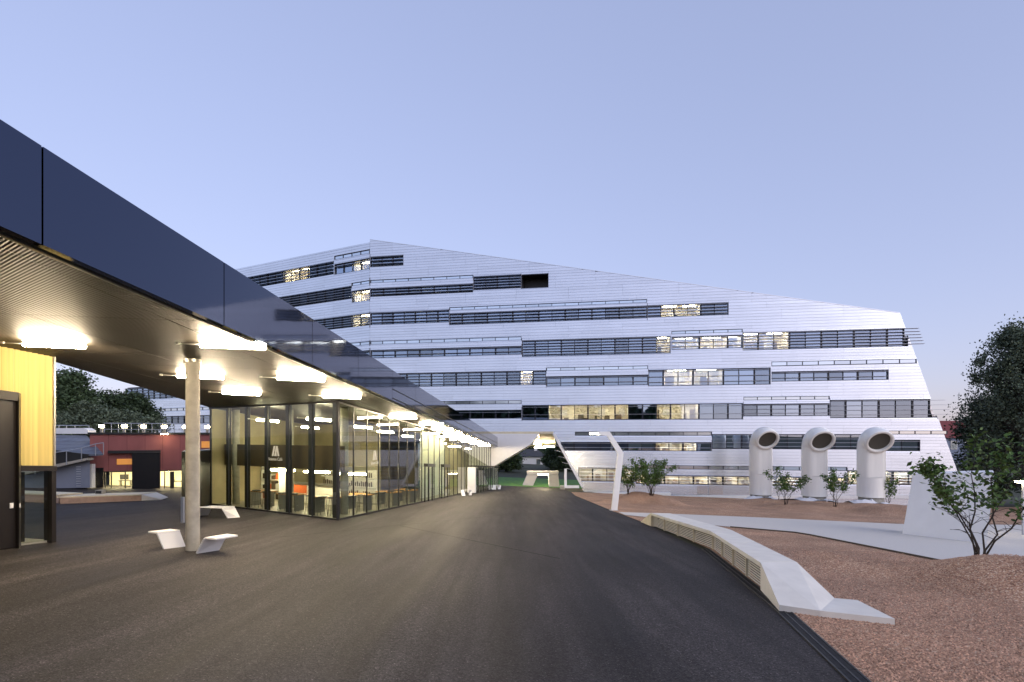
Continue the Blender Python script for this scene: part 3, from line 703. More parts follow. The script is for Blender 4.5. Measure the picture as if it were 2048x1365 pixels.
# tube lamps under the canopy
def lamp_proto(glow='tube_glow'):
    t = thing('tube_lamp', 'x', 'lamp', (0, 0, 0))
    mb = MB(); mb.tube([(-.65, 0, 0), (.65, 0, -0.0377 * 1.3)], 0.05, 12); mb.build('tube', glow, t, smooth=True)
    mb = MB(); mb.box((0, 0, .054), (1.36, .08, .014), (1, 0, -GB)); mb.build('reflector', 'lamp_body', t)
    mb = MB(); mb.tube([(-1.15, 0, .03), (-.67, 0, .01)], .011, 6); mb.box((-1.12, 0, .035), (.07, .05, .045)); mb.build('bracket', 'lamp_body', t)
    mb = MB()
    for x in (-.5, .5): mb.tube([(x, 0, .058), (x, 0, .070)], .01, 6)
    mb.build('hanger', 'lamp_body', t); return t
LK = 1.048
lamps = [(-9.4, 11.3, 'nearest ceiling tube lamp, beside the yellow wall'), (-5.43, 10.7, 'ceiling tube lamp close to the fascia, right above the concrete column'),
         (-8.5, 15.0, 'ceiling tube lamp seen behind the top of the concrete column'), (-5.64, 14.7, 'ceiling tube lamp halfway between column and cafe corner, close to the fascia'),
         (-9.1, 18.5, 'ceiling tube lamp above the left part of the cafe side glazing'), (-5.7, 18.4, 'ceiling tube lamp directly above the front corner of the cafe'),
         (-5.1, 25.7, 'ceiling tube lamp along the cafe front, first past the corner'), (-4.3, 29.4, 'ceiling tube lamp along the cafe front, second past the corner')]
ORD = ['first', 'second', 'third', 'fourth', 'fifth', 'sixth', 'seventh', 'eighth', 'ninth', 'tenth']
lamps = [(x * LK, y * LK, l) for x, y, l in lamps]
for i in range(7): lamps.append((fx(34.7 + 3.8 * i) - 1.0, 34.7 + 3.8 * i, 'ceiling tube lamp in the row along the cafe front, %s past the corner' % ORD[i + 2]))
LP = lamp_proto()
for i, (x, y, lab) in enumerate(lamps):
    o = LP if i == 0 else copy_tree(LP)
    o.location = (x, y, cz(x, y) - 0.005); tag(o, lab, 'lamp', 'tube lamps under the canopy')

# ================================================================ CAFE
cl = Vector((-9, 30, gz(-9, 30)))
K = thing('glass_cafe', 'floor to ceiling glazed cafe pavilion with dark mullions under the canopy', 'cafe', cl)
def gp(p, h): return Vector((p.x, p.y, gz(p.x, p.y) + h))
def wallpane(A_, B_, n, nm, fins, h0=.07, h1=CH + .05):
    d = (B_ - A_) / n; du = d.normalized(); nn = Vector((du.y, -du.x, 0)) 
    for k in range(n):
        p, q = A_ + d * k, A_ + d * (k + 1); p2, q2 = p + du * .035, q - du * .035
        mb = MB(); mb.hexa([gp(p2, h0), gp(q2, h0), gp(q2 + nn * .015, h0), gp(p2 + nn * .015, h0)], [gp(p2, h1), gp(q2, h1), gp(q2 + nn * .015, h1), gp(p2 + nn * .015, h1)]); mb.build(nm, 'clear_glass', K)
    for k in range(n + 1):
        p = A_ + d * k; w_ = .022 if 0 < k < n else .045
        q = [p - du * w_ - nn * .02, p + du * w_ - nn * .02, p + du * w_ + nn * .035, p - du * w_ + nn * .035]
        mb = MB(); mb.hexa([gp(x, 0.0) for x in q], [gp(x, CH + .055) for x in q]); mb.build('mullion', 'black_trim', K)
        if fins and k < n:
            q = [p + du * .05, p + du * fins, p + du * fins + nn * .03, p + du * .05 + nn * .03]
            s_ = 0.12 if (nn.x * 1 + nn.y * 0) else 0.12
            q = [x - nn * 0.14 * sgn for x in q]
            mb = MB(); mb.hexa([gp(x, .06) for x in q], [gp(x, CH + .04) for x in q]); mb.build('sun_fin', 'dark_fin', K)
    for h_, t_ in ((0, .068), (CH - .02, .07)):
        q = [A_ - nn * .03, B_ - nn * .03, B_ + nn * .03, A_ + nn * .03]; mb = MB(); mb.hexa([gp(x, h_) for x in q], [gp(x, h_ + t_) for x in q]); mb.build('rail', 'black_trim', K)
sgn = 1      # outward normal of side wall A->B: du=(-.84,.54), nn=(.54,.84) points inward; so fins go to -nn*(-)...
sgn = -1
wallpane(CA, CB, 6, 'glass_pane', 0.44)
wallpane(CA + cdir * .07, CD, 27, 'glass_pane', 0)
# interior: floor, back wall, gallery
def quadslab(pts, h0, h1, nm, m, par=None, label=None):
    mb = MB(); mb.hexa([gp(p, h0) for p in pts], [gp(p, h1) for p in pts]); return mb.build(nm, m, par or K, label=label)
inn = Vector((0.541, 0.841, 0)); side = (CB - CA).normalized()
quadslab([CA + cdir * .3 + side * .2, CD + side * .1, CC, CB + cdir * .3], .008, .03, 'floor', 'cafe_floor')
quadslab([CB + cdir * .2 + side * .15, CC + side * .1, CC + side * .3, CB + cdir * .2 + side * .35], 0, CH + .04, 'back_wall', 'cafe_wall')
b0 = CA + cdir * 11 + side * 3.2; b1 = CB + cdir * 9.5 - side * .3
quadslab([b0, b1, b1 + inn * .2, b0 + inn * .2], 0.03, CH + .04, 'inner_wall', 'cafe_wall')
g0 = CA + cdir * 1.15 + side * .4; g1 = CB + cdir * 1.15 + side * .12
quadslab([g0, g1, g1 + inn * .12, g0 + inn * .12], 1.92, 2.95, 'gallery_parapet', 'cafe_gallery')
quadslab([g0 + inn * .13, g1 + inn * .13, g1 + cdir * 4.2, g0 + cdir * 4.2 + side * .2], 1.92, 2.1, 'gallery_floor', 'cafe_wall')
e0 = CA + cdir * 15 + side * 1.0; e1 = CA + cdir * 23 + side * 1.4
quadslab([e0, e1, e1 + side * .15, e0 + side * .15], 0.03, CH, 'white_partition', 'white_paint')
f0 = CA + cdir * 24 + side * 3.2; f1 = CD + side * 3
quadslab([f0, f1, f1 + side * .15, f0 + side * .15], 0.03, CH, 'inner_wall', 'cafe_wall')
for du_, dd in ((.8, 2.0), (4.6, 2.0), (8.2, 1.2)):
    p = CA + side * du_ + cdir * dd; mb = MB(); mb.tube([gp(p, .03), gp(p, CH + .05)], .17, 20); mb.build('inner_column', 'concrete', K, smooth=True)
a_, b_ = H(363, 1019.5), H(420, 1011); dv = Vector((-1.3, 2.4, 0)); tz = HC - (904 - CV) / F * a_.y
mb = MB(); mb.hexa([a_, b_, b_ + dv, a_ + dv], [Vector((p.x, p.y, tz)) for p in (a_, b_, b_ + dv, a_ + dv)]); mb.build('black_end_wall', 'black_trim', K)
mb = MB(); hz = H(369, 1019, 1.25); mb.box(hz + Vector((.02, -.09, 0)), (.05, .05, .5)); mb.build('door_handle', 'rail_metal', K)
# doors along the front
for dd in (12.4, 16.8):
    p = CA + cdir * dd; nrm = Vector((cdir.y, -cdir.x, 0))
    D_ = thing('glass_door', None, None, gp(p, 0) - cl); D_.parent = K
    mb = MB()
    for o_ in (0, .9, 1.8): q = p + cdir * o_ + nrm * .13; mb.box(gp(q, 1.1), (.07, .09, 2.15), nrm, cdir)
    q = p + cdir * .9 + nrm * .13; mb.hexa([gp(q - cdir * .94 - nrm * .06, 2.18), gp(q + cdir * .94 - nrm * .06, 2.18), gp(q + cdir * .94 + nrm * .2, 2.18), gp(q - cdir * .94 + nrm * .2, 2.18)],
                                         [gp(q - cdir * .94 - nrm * .06, 2.38), gp(q + cdir * .94 - nrm * .06, 2.38), gp(q + cdir * .94 + nrm * .2, 2.38), gp(q - cdir * .94 + nrm * .2, 2.38)])
    mb.build('frame', 'black_trim', D_)
    mb = MB()
    for o_ in (.8, 1.0): q = p + cdir * o_ + nrm * .22; mb.tube([gp(q, .8), gp(q, 1.4)], .018, 8)
    mb.build('handle', 'rail_metal', D_)
# entrance lobby at the far end
lp = CA + cdir * 27.3; nrm = Vector((cdir.y, -cdir.x, 0)); lq = CA + cdir * 40.3
Lb = thing('entrance_lobby', None, None, gp(lp, 0) - cl); Lb.parent = K
n_ = 9; d = (lq - lp) / n_
mb = MB()
for k in range(n_ + 1): mb.box(gp(lp + d * k + nrm * .9, 1.15), (.08, .08, 2.3), nrm, cdir)
mb.box(gp((lp + lq) / 2 + nrm * .5, 2.36), (1.0, 13.1, .12), nrm, (cdir - Vector((0, 0, GA))).normalized(), (0, 0, 1)); mb.build('frame', 'black_trim', Lb)
for k in range(n_):
    p, q = lp + d * (k + .04) + nrm * .9, lp + d * (k + .96) + nrm * .9; mb = MB(); mb.hexa([gp(p, .05), gp(q, .05), gp(q + nrm * .012, .05), gp(p + nrm * .012, .05)], [gp(p, 2.28), gp(q, 2.28), gp(q + nrm * .012, 2.28), gp(p + nrm * .012, 2.28)])
    mb.build('pane', 'clear_glass', Lb)
for dd in (26.6, 41.2):
    p = CA + cdir * dd + nrm * .45; mb = MB(); mb.box(gp(p, 1.12), (.7, .35, 2.2), nrm, cdir); mb.build('white_side_panel', 'white_paint', K)
# cafe mark on the glass: slanted bars and the words
sp = CA + (CB - CA) * (2.5 / 6 + .02); sdu = -side
def onglass(a, h, off=.02): return gp(sp, h) + sdu * a - inn * off
mk = MB()
for a, w_, s_, h0, h1 in ((-.23, .11, .13, 2.43, 2.86), (-.06, .11, .12, 2.43, 2.86), (.18, .11, -.12, 2.43, 2.86), (.02, .09, -.04, 2.43, 2.68)):
    q = [onglass(a, h0), onglass(a + w_, h0), onglass(a + w_ + s_, h1), onglass(a + s_, h1)]; mk.prism(q, -inn * .004)
mk.build('cafe_emblem', 'decal', K)
def text(body, loc, xdir, ndir, size, m, parent, name):
    cu = bpy.data.curves.new(name, 'FONT'); cu.body = body; cu.size = size; cu.extrude = .002; cu.align_x = 'CENTER'; ob = bpy.data.objects.new(name, cu); COL.objects.link(ob)
    dg = bpy.context.evaluated_depsgraph_get(); me = bpy.data.meshes.new_from_object(ob.evaluated_get(dg)); bpy.data.objects.remove(ob)
    x = xdir.normalized(); z = ndir.normalized(); y = z.cross(x); mtx = Matrix((x, y, z)).transposed().to_4x4(); mtx.translation = loc - rootloc(parent); me.transform(mtx); me.materials.clear(); me.materials.append(M[m])
    o = bpy.data.objects.new(name, me); COL.objects.link(o); o.parent = parent; o['kind'] = 'stuff'; return o
text('Science Café', onglass(0.02, 2.24, .024), sdu, -inn, .19, 'decal', K, 'cafe_name')
sp2 = CA + cdir * 4.0
mk = MB()
for a, w_, s_, h0, h1 in ((-.23, .11, .13, 2.43, 2.86), (-.06, .11, .12, 2.43, 2.86), (.18, .11, -.12, 2.43, 2.86), (.02, .09, -.04, 2.43, 2.68)):
    f_ = lambda a, h: gp(sp2, h) + cdir * a + nrm * .03
    mk.prism([f_(a, h0), f_(a + w_, h0), f_(a + w_ + s_, h1), f_(a + s_, h1)], nrm * .004)
mk.build('cafe_emblem', 'decal', K)
text('Science Café', gp(sp2, 2.24) + cdir * .02 + nrm * .034, cdir, nrm, .19, 'decal', K, 'cafe_name')

# cafe furniture: counter, tables, stools, inside lamps
cb = CA + cdir * 5.4 + side * 5.2
T = thing('bar_counter', 'long cafe counter with an orange front behind the side glazing', 'counter', gp(cb, .03))
def bx(T, nm, m, c, h0, h1, l, w_, ex=side): 
    mb = MB(); mb.box(gp(c, (h0 + h1) / 2), (l, w_, h1 - h0), ex, Vector((-ex.y, ex.x, 0))); return mb.build(nm, m, T)
bx(T, 'front', 'white_board', cb, .03, 1.0, 4.6, .6); bx(T, 'counter_top', 'stool_metal', cb, 1.003, 1.06, 4.8, .75)
bx(T, 'orange_panel', 'orange', cb + side * 1.1 - inn * .33, .45, .95, 1.6, .04)
T = thing('wall_shelf', 'white shelf unit with rows of bottles behind the cafe counter', 'shelf', gp(cb + inn * 2.2, .03))
for h_ in (.4, .9, 1.4): bx(T, 'shelf', 'white_board', cb + inn * 2.2, h_, h_ + .05, 4.2, .3)
bx(T, 'back_panel', 'white_board', cb + inn * 2.4, .03, 1.88, 4.3, .05)
mb = MB(); rr = random.Random(3)
for h_ in (.45, .95, 1.45):
    for k in range(26): p = cb + inn * 2.15 + side * (-2 + k * .16); hh = rr.uniform(.14, .3); mb.tube([gp(p, h_ + .005), gp(p, h_ + hh)], .035, 6)
mb.build('bottles', 'furniture', T, kind='stuff')
cb2 = CA + side * 8.2 + cdir * 4.6
T = thing('wall_shelf', 'tall shelf with crates at the left end of the cafe', 'shelf', gp(cb2, .03))
for h_ in (.05, .6, 1.15, 1.7): bx(T, 'shelf', 'white_board', cb2, h_, h_ + .05, 1.6, .4)
for a in (-.8, .8): bx(T, 'side_panel', 'white_board', cb2 + side * a, .05, 1.9, .05, .42)
for h_ in (.1, .65, 1.2):
    for k in range(4): bx(T, 'crate', ('orange', 'furniture', 'white_board', 'furniture')[(k + int(h_ * 10)) % 4], cb2 + side * (-.6 + .4 * k), h_ + .005, h_ + rr.uniform(.2, .42), .32, .3)
T = thing('menu_board', 'dark menu board hung on the inner cafe wall above the counter', 'board', gp(CA + cdir * 10.6 + side * 6, 1.3)); bx(T, 'board', 'dark_fin', CA + cdir * 10.55 + side * 6.2, 1.25, 1.85, 3.2, .05)
def table_proto(p):
    T = thing('cafe_table', 'x', 'table', gp(p, .03)); bx(T, 'table_top', 'table_top', p, .73, .77, 1.3, .7)
    for a in (-.55, .55): bx(T, 'leg', 'stool_metal', p + side * a, .035, .728, .05, .5)
    return T
tp = [(1.6, 1.6), (4.0, 1.4), (6.3, 1.5), (1.2, 4.4), (.9, 8.0), (.9, 11.2)]
labs = ['orange topped cafe table nearest the front glass corner', 'orange topped cafe table behind the middle of the side glazing', 'orange topped cafe table at the left end of the side glazing', 'orange topped cafe table behind the front glazing, first past the corner table',
        'orange topped cafe table behind the front glazing, second past the corner table', 'orange topped cafe table behind the front glazing, farthest from the corner']
pos = [CA + side * a + cdir * b for a, b in tp]; tproto = table_proto(pos[0])
for i, p in enumerate(pos):
    o = tproto if i == 0 else copy_tree(tproto); o.location = gp(p, .03); tag(o, labs[i], 'table', 'tables inside the cafe')
def stool_proto():
    T = thing('bar_stool', 'x', 'stool', (0, 0, 0))
    mb = MB(); mb.tube([(0, 0, .76), (0, 0, .80)], .19, 14); mb.build('seat', 'stool_seat', T)
    for a in range(4):
        c, s_ = math.cos(a * 1.571 + .78), math.sin(a * 1.571 + .78); mb = MB(); mb.tube([(c * .14, s_ * .14, .758), (c * .22, s_ * .22, 0)], .014, 6); mb.build('leg', 'stool_metal', T)
    mb = MB(); mb.tube([(.19 * math.cos(k * .5236), .19 * math.sin(k * .5236), .28) for k in range(13)], .01, 5); mb.build('foot_ring', 'stool_metal', T); return T
spz = [(.75, .75), (1.35, .7), (2.2, .75), (3.3, .7), (4.1, .75), (5.2, .7), (6.1, .8), (.5, 2.3), (.5, 3.4), (.5, 5.0), (.5, 6.2), (.5, 7.4), (.5, 9.2), (.5, 10.6), (.5, 12.2)]
SP = stool_proto()
for i, (a, b) in enumerate(spz):
    o = SP if i == 0 else copy_tree(SP); o.location = gp(CA + side * a + cdir * b, .03)
    tag(o, ('metal bar stool behind the cafe side glazing, %s from the front corner' % ORD[i]) if i < 7 else ('metal bar stool behind the cafe front glazing, %s from the corner' % ORD[i - 7]), 'stool', 'bar stools along the side glazing' if i < 7 else 'bar stools along the front glazing')
cl_ = [(2.0, 1.3), (5.6, 1.2), (1.6, 5.6), (5.6, 5.4), (1.6, 9), (1.5, 13), (1.5, 17.5), (1.5, 22.5), (1.5, 28), (1.5, 33.5)]
cafe_l = ['tube lamp hanging inside the cafe right behind its front corner', 'tube lamp hanging inside the cafe behind the left half of the side glazing', 'tube lamp hanging inside the cafe above the gallery, near the front glazing', 'tube lamp hanging inside the cafe above the gallery, deep inside'] + ['tube lamp hanging inside the cafe behind the front glazing, %s beyond the gallery' % ORD[k] for k in range(6)]
LI = lamp_proto('tube_glow_inside')
for i, (a, b) in enumerate(cl_):
    p = CA + side * a + cdir * b; o = LI if i == 0 else copy_tree(LI); o.location = (p.x, p.y, cz(p.x, p.y) - .5); o.rotation_euler.z = R((62, 70)[i % 2])
    tag(o, cafe_l[i], 'lamp', 'tube lamps inside the cafe')
for i, a in enumerate((1.5, 4.2, 7.0)):
    p = CA + side * a + cdir * 4.2; o = copy_tree(LI); o.rotation_euler.z = 0; o.location = gp(p, 1.75); tag(o, 'tube lamp fixed under the cafe gallery, %s from the front corner' % ORD[i], 'lamp', 'tube lamps under the cafe gallery')

# ================================================================ YELLOW BUILDING (left edge)
q0 = H(107, 1085); ydir = (H(107, 1085) - H(0, 1098)); ydir.z = 0; ydir.normalize()
ynm = Vector((ydir.y, -ydir.x, 0))                   # outwards, to the right
Y = thing('yellow_pavilion', 'pavilion clad in yellow corrugated sheet with a glazed base and dark portal', 'building', gp(q0 - ydir * .5, 0))
YW = 9.0
z_of = lambda v, u, y: HC - (v - CV) / F * y
hsplit = 1.92
def yp(a, h, off=0.0): p = q0 - ydir * a + ynm * off; return gp(p, h)
for k in range(6):
    a0, a1 = k * 1.5, k * 1.5 + 1.495; mb = MB(); nn_ = 11; vs = []
    for i in range(nn_ * 2 + 1):
        a = a0 + (a1 - a0) * i / (nn_ * 2); off = .045 * math.cos(math.pi * i); vs += [yp(a, hsplit, off), yp(a, CH + .055, off)]
    mb.add(vs, [(2 * i, 2 * i + 2, 2 * i + 3, 2 * i + 1) for i in range(nn_ * 2)]); mb.build('corrugated_sheet', 'yellow_sheet', Y)
mb = MB(); mb.hexa([yp(0, hsplit, -.1), yp(YW, hsplit, -.1), yp(YW, hsplit, -.2), yp(0, hsplit, -.2)], [yp(0, CH, -.1), yp(YW, CH, -.1), yp(YW, CH, -.2), yp(0, CH, -.2)]); mb.build('wall_backing', 'cafe_wall', Y)
mb = MB(); mb.hexa([yp(-.03, hsplit - .13, .07), yp(YW, hsplit - .13, .07), yp(YW, hsplit - .13, -.22), yp(-.03, hsplit - .13, -.22)], [yp(-.03, hsplit - .005, .07), yp(YW, hsplit - .005, .07), yp(YW, hsplit - .005, -.22), yp(-.03, hsplit - .005, -.22)]); mb.build('sill_beam', 'dark_door', Y)
mb = MB(); mb.hexa([yp(-.03, 0, .05), yp(.08, 0, .05), yp(.08, 0, -.2), yp(-.03, 0, -.2)], [yp(-.03, hsplit - .135, .05), yp(.08, hsplit - .135, .05), yp(.08, hsplit - .135, -.2), yp(-.03, hsplit - .135, -.2)]); mb.build('corner_post', 'dark_door', Y)
mb = MB(); mb.hexa([yp(-.02, hsplit, .05), yp(.03, hsplit, .05), yp(.03, hsplit, -.2), yp(-.02, hsplit, -.2)], [yp(-.02, CH + .05, .05), yp(.03, CH + .05, .05), yp(.03, CH + .05, -.2), yp(-.02, CH + .05, -.2)]); mb.build('corner_trim', 'metal_trim', Y)
for a0, a1 in ((.09, .78), ):
    mb = MB(); mb.hexa([yp(a0, .06, -.02), yp(a1, .06, -.02), yp(a1, .06, -.035), yp(a0, .06, -.035)], [yp(a0, hsplit - .14, -.02), yp(a1, hsplit - .14, -.02), yp(a1, hsplit - .14, -.035), yp(a0, hsplit - .14, -.035)]); mb.build('window_pane', 'yard_glass', Y)
mb = MB(); mb.hexa([yp(0, .0, -.1), yp(YW, .0, -.1), yp(YW, .0, -3), yp(0, 0, -3)], [yp(0, .05, -.1), yp(YW, .05, -.1), yp(YW, .05, -3), yp(0, .05, -3)])
mb.hexa([yp(.0, .05, -3), yp(YW, .05, -3), yp(YW, .05, -3.1), yp(.0, .05, -3.1)], [yp(0, hsplit, -3), yp(YW, hsplit, -3), yp(YW, hsplit, -3.1), yp(0, hsplit, -3.1)]); mb.build('inner_shell', 'concrete', Y)
mb = MB(); mb.hexa([yp(.45, .05, -.3), yp(1.6, .05, -.3), yp(1.6, .05, -.5), yp(.45, .05, -.5)], [yp(.45, 1.75, -.3), yp(1.6, 1.75, -.3), yp(1.6, 1.75, -.5), yp(.45, 1.75, -.5)]); mb.build('inner_partition', 'dark_door', Y)
# far return wall (short, faces the courtyard): glazed base and sheet above
mb = MB(); mb.hexa([yp(-.01, hsplit, -.2), yp(.05, hsplit, -.2), yp(.05, hsplit, -7), yp(-.01, hsplit, -7)], [yp(-.01, CH + .05, -.2), yp(.05, CH + .05, -.2), yp(.05, CH + .05, -7), yp(-.01, CH + .05, -7)]); mb.build('return_wall', 'yellow_sheet', Y)
mb = MB(); mb.hexa([yp(-.005, .06, -.2), yp(.01, .06, -.2), yp(.01, .06, -7), yp(-.005, .06, -7)], [yp(-.005, hsplit - .14, -.2), yp(.01, hsplit - .14, -.2), yp(.01, hsplit - .14, -7), yp(-.005, hsplit - .14, -7)]); mb.build('window_pane', 'yard_glass', Y)
# portal standing proud
Pt = thing('entrance_portal', None, None, yp(1.5, 0) - Vector(Y.location)); Pt.parent = Y
mb = MB(); mb.hexa([yp(.80, 0, .06), yp(1.02, 0, .30), yp(1.02, 0, -.02), yp(.80, 0, -.02)], [yp(.80, 3.62, .06), yp(1.02, 3.62, .30), yp(1.02, 3.62, -.02), yp(.80, 3.62, -.02)])
mb.hexa([yp(1.03, 3.42, .30), yp(3.4, 3.42, .30), yp(3.4, 3.42, -.02), yp(1.03, 3.42, -.02)], [yp(1.03, 3.62, .30), yp(3.4, 3.62, .30), yp(3.4, 3.62, -.02), yp(1.03, 3.62, -.02)]); mb.build('portal_frame', 'dark_door', Pt)
mb = MB(); mb.hexa([yp(1.03, .02, .22), yp(2.2, .02, .22), yp(2.2, .02, .1), yp(1.03, .02, .1)], [yp(1.03, 3.41, .22), yp(2.2, 3.41, .22), yp(2.2, 3.41, .1), yp(1.03, 3.41, .1)]); mb.build('door_leaf', 'dark_door', Pt)
mb = MB(); mb.hexa([yp(1.0, .95, .305), yp(1.012, .95, .305), yp(1.012, .95, .32), yp(1.0, .95, .32)], [yp(1.0, 1.05, .305), yp(1.012, 1.05, .305), yp(1.012, 1.05, .32), yp(1.0, 1.05, .32)]); mb.box(yp(1.13, 1.0, .235), (.07, .02, .12), ydir, ynm); mb.build('keypad', 'white_paint', Pt)

# ================================================================ BENCHES
def plate(mb, pts, th):
    a, b, c = Vector(pts[0]), Vector(pts[1]), Vector(pts[2]); n = (b - a).cross(c - a).normalized(); mb.prism(pts, n * -th if n.z >= 0 else n * th)
def bench(label, seat, legs, h, group=None):
    S = [H(u, v, h) for u, v in seat]; c = sum(S, Vector()) / 4; T = thing('bench', label, 'bench', gp(c, 0), group)
    mb = MB(); plate(mb, S, .035); mb.build('seat', 'white_paint', T)
    for (top, bot) in legs:
        t = [Vector(S[i]) if isinstance(i, int) else H(*i, h) for i in top]; b = [H(*p) for p in bot]
        t = [p - Vector((0, 0, .036)) for p in t]
        mb = MB(); n = (t[1] - t[0]).cross(b[1] - t[0]).normalized(); mb.prism([t[0], t[1], b[1], b[0]], n * .035); mb.build('leg', 'white_paint', T)
    return T
bench('white folded sheet bench standing left of the concrete column', [(296.4, 1063.2), (314.9, 1065), (360, 1060.4), (340.2, 1058.2)], [((1, 2), ((328.1, 1098.7), (371.5, 1093.5)))], .42, 'folded sheet benches')
bench('white folded sheet bench tilting over its leg right of the concrete column', [(409.4, 1075), (431.8, 1077.4), (475.6, 1070.5), (454.4, 1068)], [((0, 3), ((393.5, 1108), (438.6, 1101)))], .42, 'folded sheet benches')
bench('white two-legged sheet bench in front of the cafe side glazing', [(399, 1013.8), (444.8, 1015.8), (469.5, 1012.8), (425.7, 1011.5)], [((1, 2), ((456.4, 1036.8), (480, 1035))), (((402, 1014), (424, 1011.7)), ((392, 1032.5), (416.8, 1030.9)))], .42, 'folded sheet benches')
bench('small white sheet bench on the asphalt before the cafe doors', [(922, 980), (928.5, 980.2), (944, 980.0), (938, 979.6)], [((0, 1), ((923.5, 992), (931, 992))), ((2, 3), ((943.5, 991.2), (938, 991)))], .44, 'folded sheet benches')
bench('small white sheet bench beside the lobby at the far cafe end', [(983, 970.5), (992, 970.7), (1002, 970.6), (994, 970.2)], [((0, 1), ((984, 979.6), (992, 979.8))), ((2, 3), ((1001, 979), (996, 979)))], .44, 'folded sheet benches')

# ================================================================ COURTYARD: RED HALL, TERRACE, RAMP, STAGE
ra = H(180, 976); rb_ = H(428, 980.5); rd = (rb_ - ra); rd.z = 0; RL = rd.length; rd.normalize(); rn = Vector((rd.y, -rd.x, 0))
ztop = HC + .05
Hh = thing('red_hall', 'dark red corrugated hall with lit windows behind the courtyard', 'building', ra)
def rp(a, z, off=0): p = ra + rd * a + rn * off; return Vector((p.x, p.y, z))
def ra_u(u): t = (u - CU) / F; k = (ra.x - t * ra.y) / (t * rd.y - rd.x); return k
def rz(u, v): p = ra + rd * ra_u(u); return HC - (v - CV) / F * p.y
zl = rz(250, 943)                                     # bottom of the sheet cladding
def rbox(nm, m, u0, u1, v0, v1, o0, o1, par=Hh, label=None):
    a0, a1 = ra_u(u0), ra_u(u1); za, zb = rz((u0 + u1) / 2, v1), rz((u0 + u1) / 2, v0); mb = MB()
    mb.hexa([rp(a0, za, o0), rp(a1, za, o0), rp(a1, za, o1), rp(a0, za, o1)], [rp(a0, zb, o0), rp(a1, zb, o0), rp(a1, zb, o1), rp(a0, zb, o1)]); return mb.build(nm, m, par, label=label)
npan = 7
for k in range(npan):
    a0, a1 = RL * k / npan, RL * (k + 1) / npan - .01; mb = MB(); nn_ = 16; vs = []
    for i in range(nn_ * 2 + 1): a = a0 + (a1 - a0) * i / (nn_ * 2); off = .025 * math.cos(math.pi * i); vs += [rp(a, zl, off), rp(a, ztop, off)]
    mb.add(vs, [(2 * i, 2 * i + 2, 2 * i + 3, 2 * i + 1) for i in range(nn_ * 2)]); mb.build('corrugated_sheet', 'red_sheet', Hh)
mb = MB(); mb.hexa([rp(0, zl, -.1), rp(RL, zl, -.1), rp(RL, zl, -.25), rp(0, zl, -.25)], [rp(0, ztop - .01, -.1), rp(RL, ztop - .01, -.1), rp(RL, ztop - .01, -.25), rp(0, ztop - .01, -.25)]); mb.build('wall_backing', 'dark_door', Hh)
mb = MB(); mb.hexa([rp(-.1, ztop, .12), rp(RL, ztop, .12), rp(RL, ztop, -10), rp(-.1, ztop, -10)], [rp(-.1, ztop + .13, .12), rp(RL, ztop + .13, .12), rp(RL, ztop + .13, -10), rp(-.1, ztop + .13, -10)]); mb.build('roof_edge', 'black_trim', Hh)
mb = MB(); mb.hexa([rp(0.0, -1.7, -4), rp(RL, -1.7, -4), rp(RL, -1.7, -4.2), rp(0, -1.7, -4.2)], [rp(0, zl + .1, -4), rp(RL, zl + .1, -4), rp(RL, zl + .1, -4.2), rp(0, zl + .1, -4.2)])
mb.hexa([rp(0, -1.75, -.3), rp(RL, -1.75, -.3), rp(RL, -1.75, -4), rp(0, -1.75, -4)], [rp(0, -1.35, -.3), rp(RL, -1.55, -.3), rp(RL, -1.55, -4), rp(0, -1.35, -4)]); mb.build('inner_wall', 'hall_lit', Hh)
mb = MB(); mb.hexa([rp(0, zl + .12, -.26), rp(RL, zl + .12, -.26), rp(RL, zl + .12, -4), rp(0, zl + .12, -4)], [rp(0, zl + .2, -.26), rp(RL, zl + .2, -.26), rp(RL, zl + .2, -4), rp(0, zl + .2, -4)]); mb.build('inner_ceiling', 'hall_lit', Hh)
mb = MB(); mb.box(rp(ra_u(235), zl + .06, -1.8), (3.6, .5, .05), rd, rn); mb.box(rp(ra_u(345), zl + .06, -1.8), (2.6, .5, .05), rd, rn); mb.build('ceiling_strip', 'soft_glow', Hh)
for u0, u1 in ((210, 222), (222.5, 250), (250.5, 267), (329.5, 340), (348, 364), (186, 191.5)): rbox('window_pane', 'yard_glass', u0, u1, 943.5, 977, -.06, -.075)
for u in (210, 222.2, 250.2, 267, 329, 344): rbox('window_post', 'dark_door', u - .9 if u != 344 else 340, u + .9 if u != 344 else 348, 943.5, 977.5, .0, -.12)
rbox('door', 'black_door', 192, 207, 936, 976, .04, -.05); rbox('sliding_door', 'black_door', 266.5, 322, 901, 978, .30, .12); rbox('sliding_door_rail', 'black_trim', 219, 322.5, 901, 906.5, .36, .06)
rbox('lintel', 'dark_door', 180, 425, 941.2, 943.3, .03, -.02)
rbox('amber_window', 'amber_panel', 234, 266, 918, 929.5, .045, .035); rbox('amber_window', 'amber_panel', 403, 419.5, 883, 896, .045, .035)
wlm = W(329, 868.5, (ra + rd * ra_u(329)).y - .5)
T = thing('wall_lamp', 'bright wall lamp under the eave of the red hall', 'lamp', wlm); mb = MB(); mb.box(wlm, (.36, .2, .05)); mb.build('glowing_face', 'soft_glow', T); mb = MB(); mb.box(wlm + Vector((.05, .2, .06)), (.4, .35, .05)); mb.build('arm', 'black_trim', T)
mb = MB(); mb.box(rp(ra_u(229), -.85, -2.6), (.8, .5, .06), rd, rn); mb.box(rp(ra_u(229) - .3, -1.1, -2.6), (.06, .4, .5), rd, rn); mb.box(rp(ra_u(229) + .3, -1.1, -2.6), (.06, .4, .5), rd, rn)
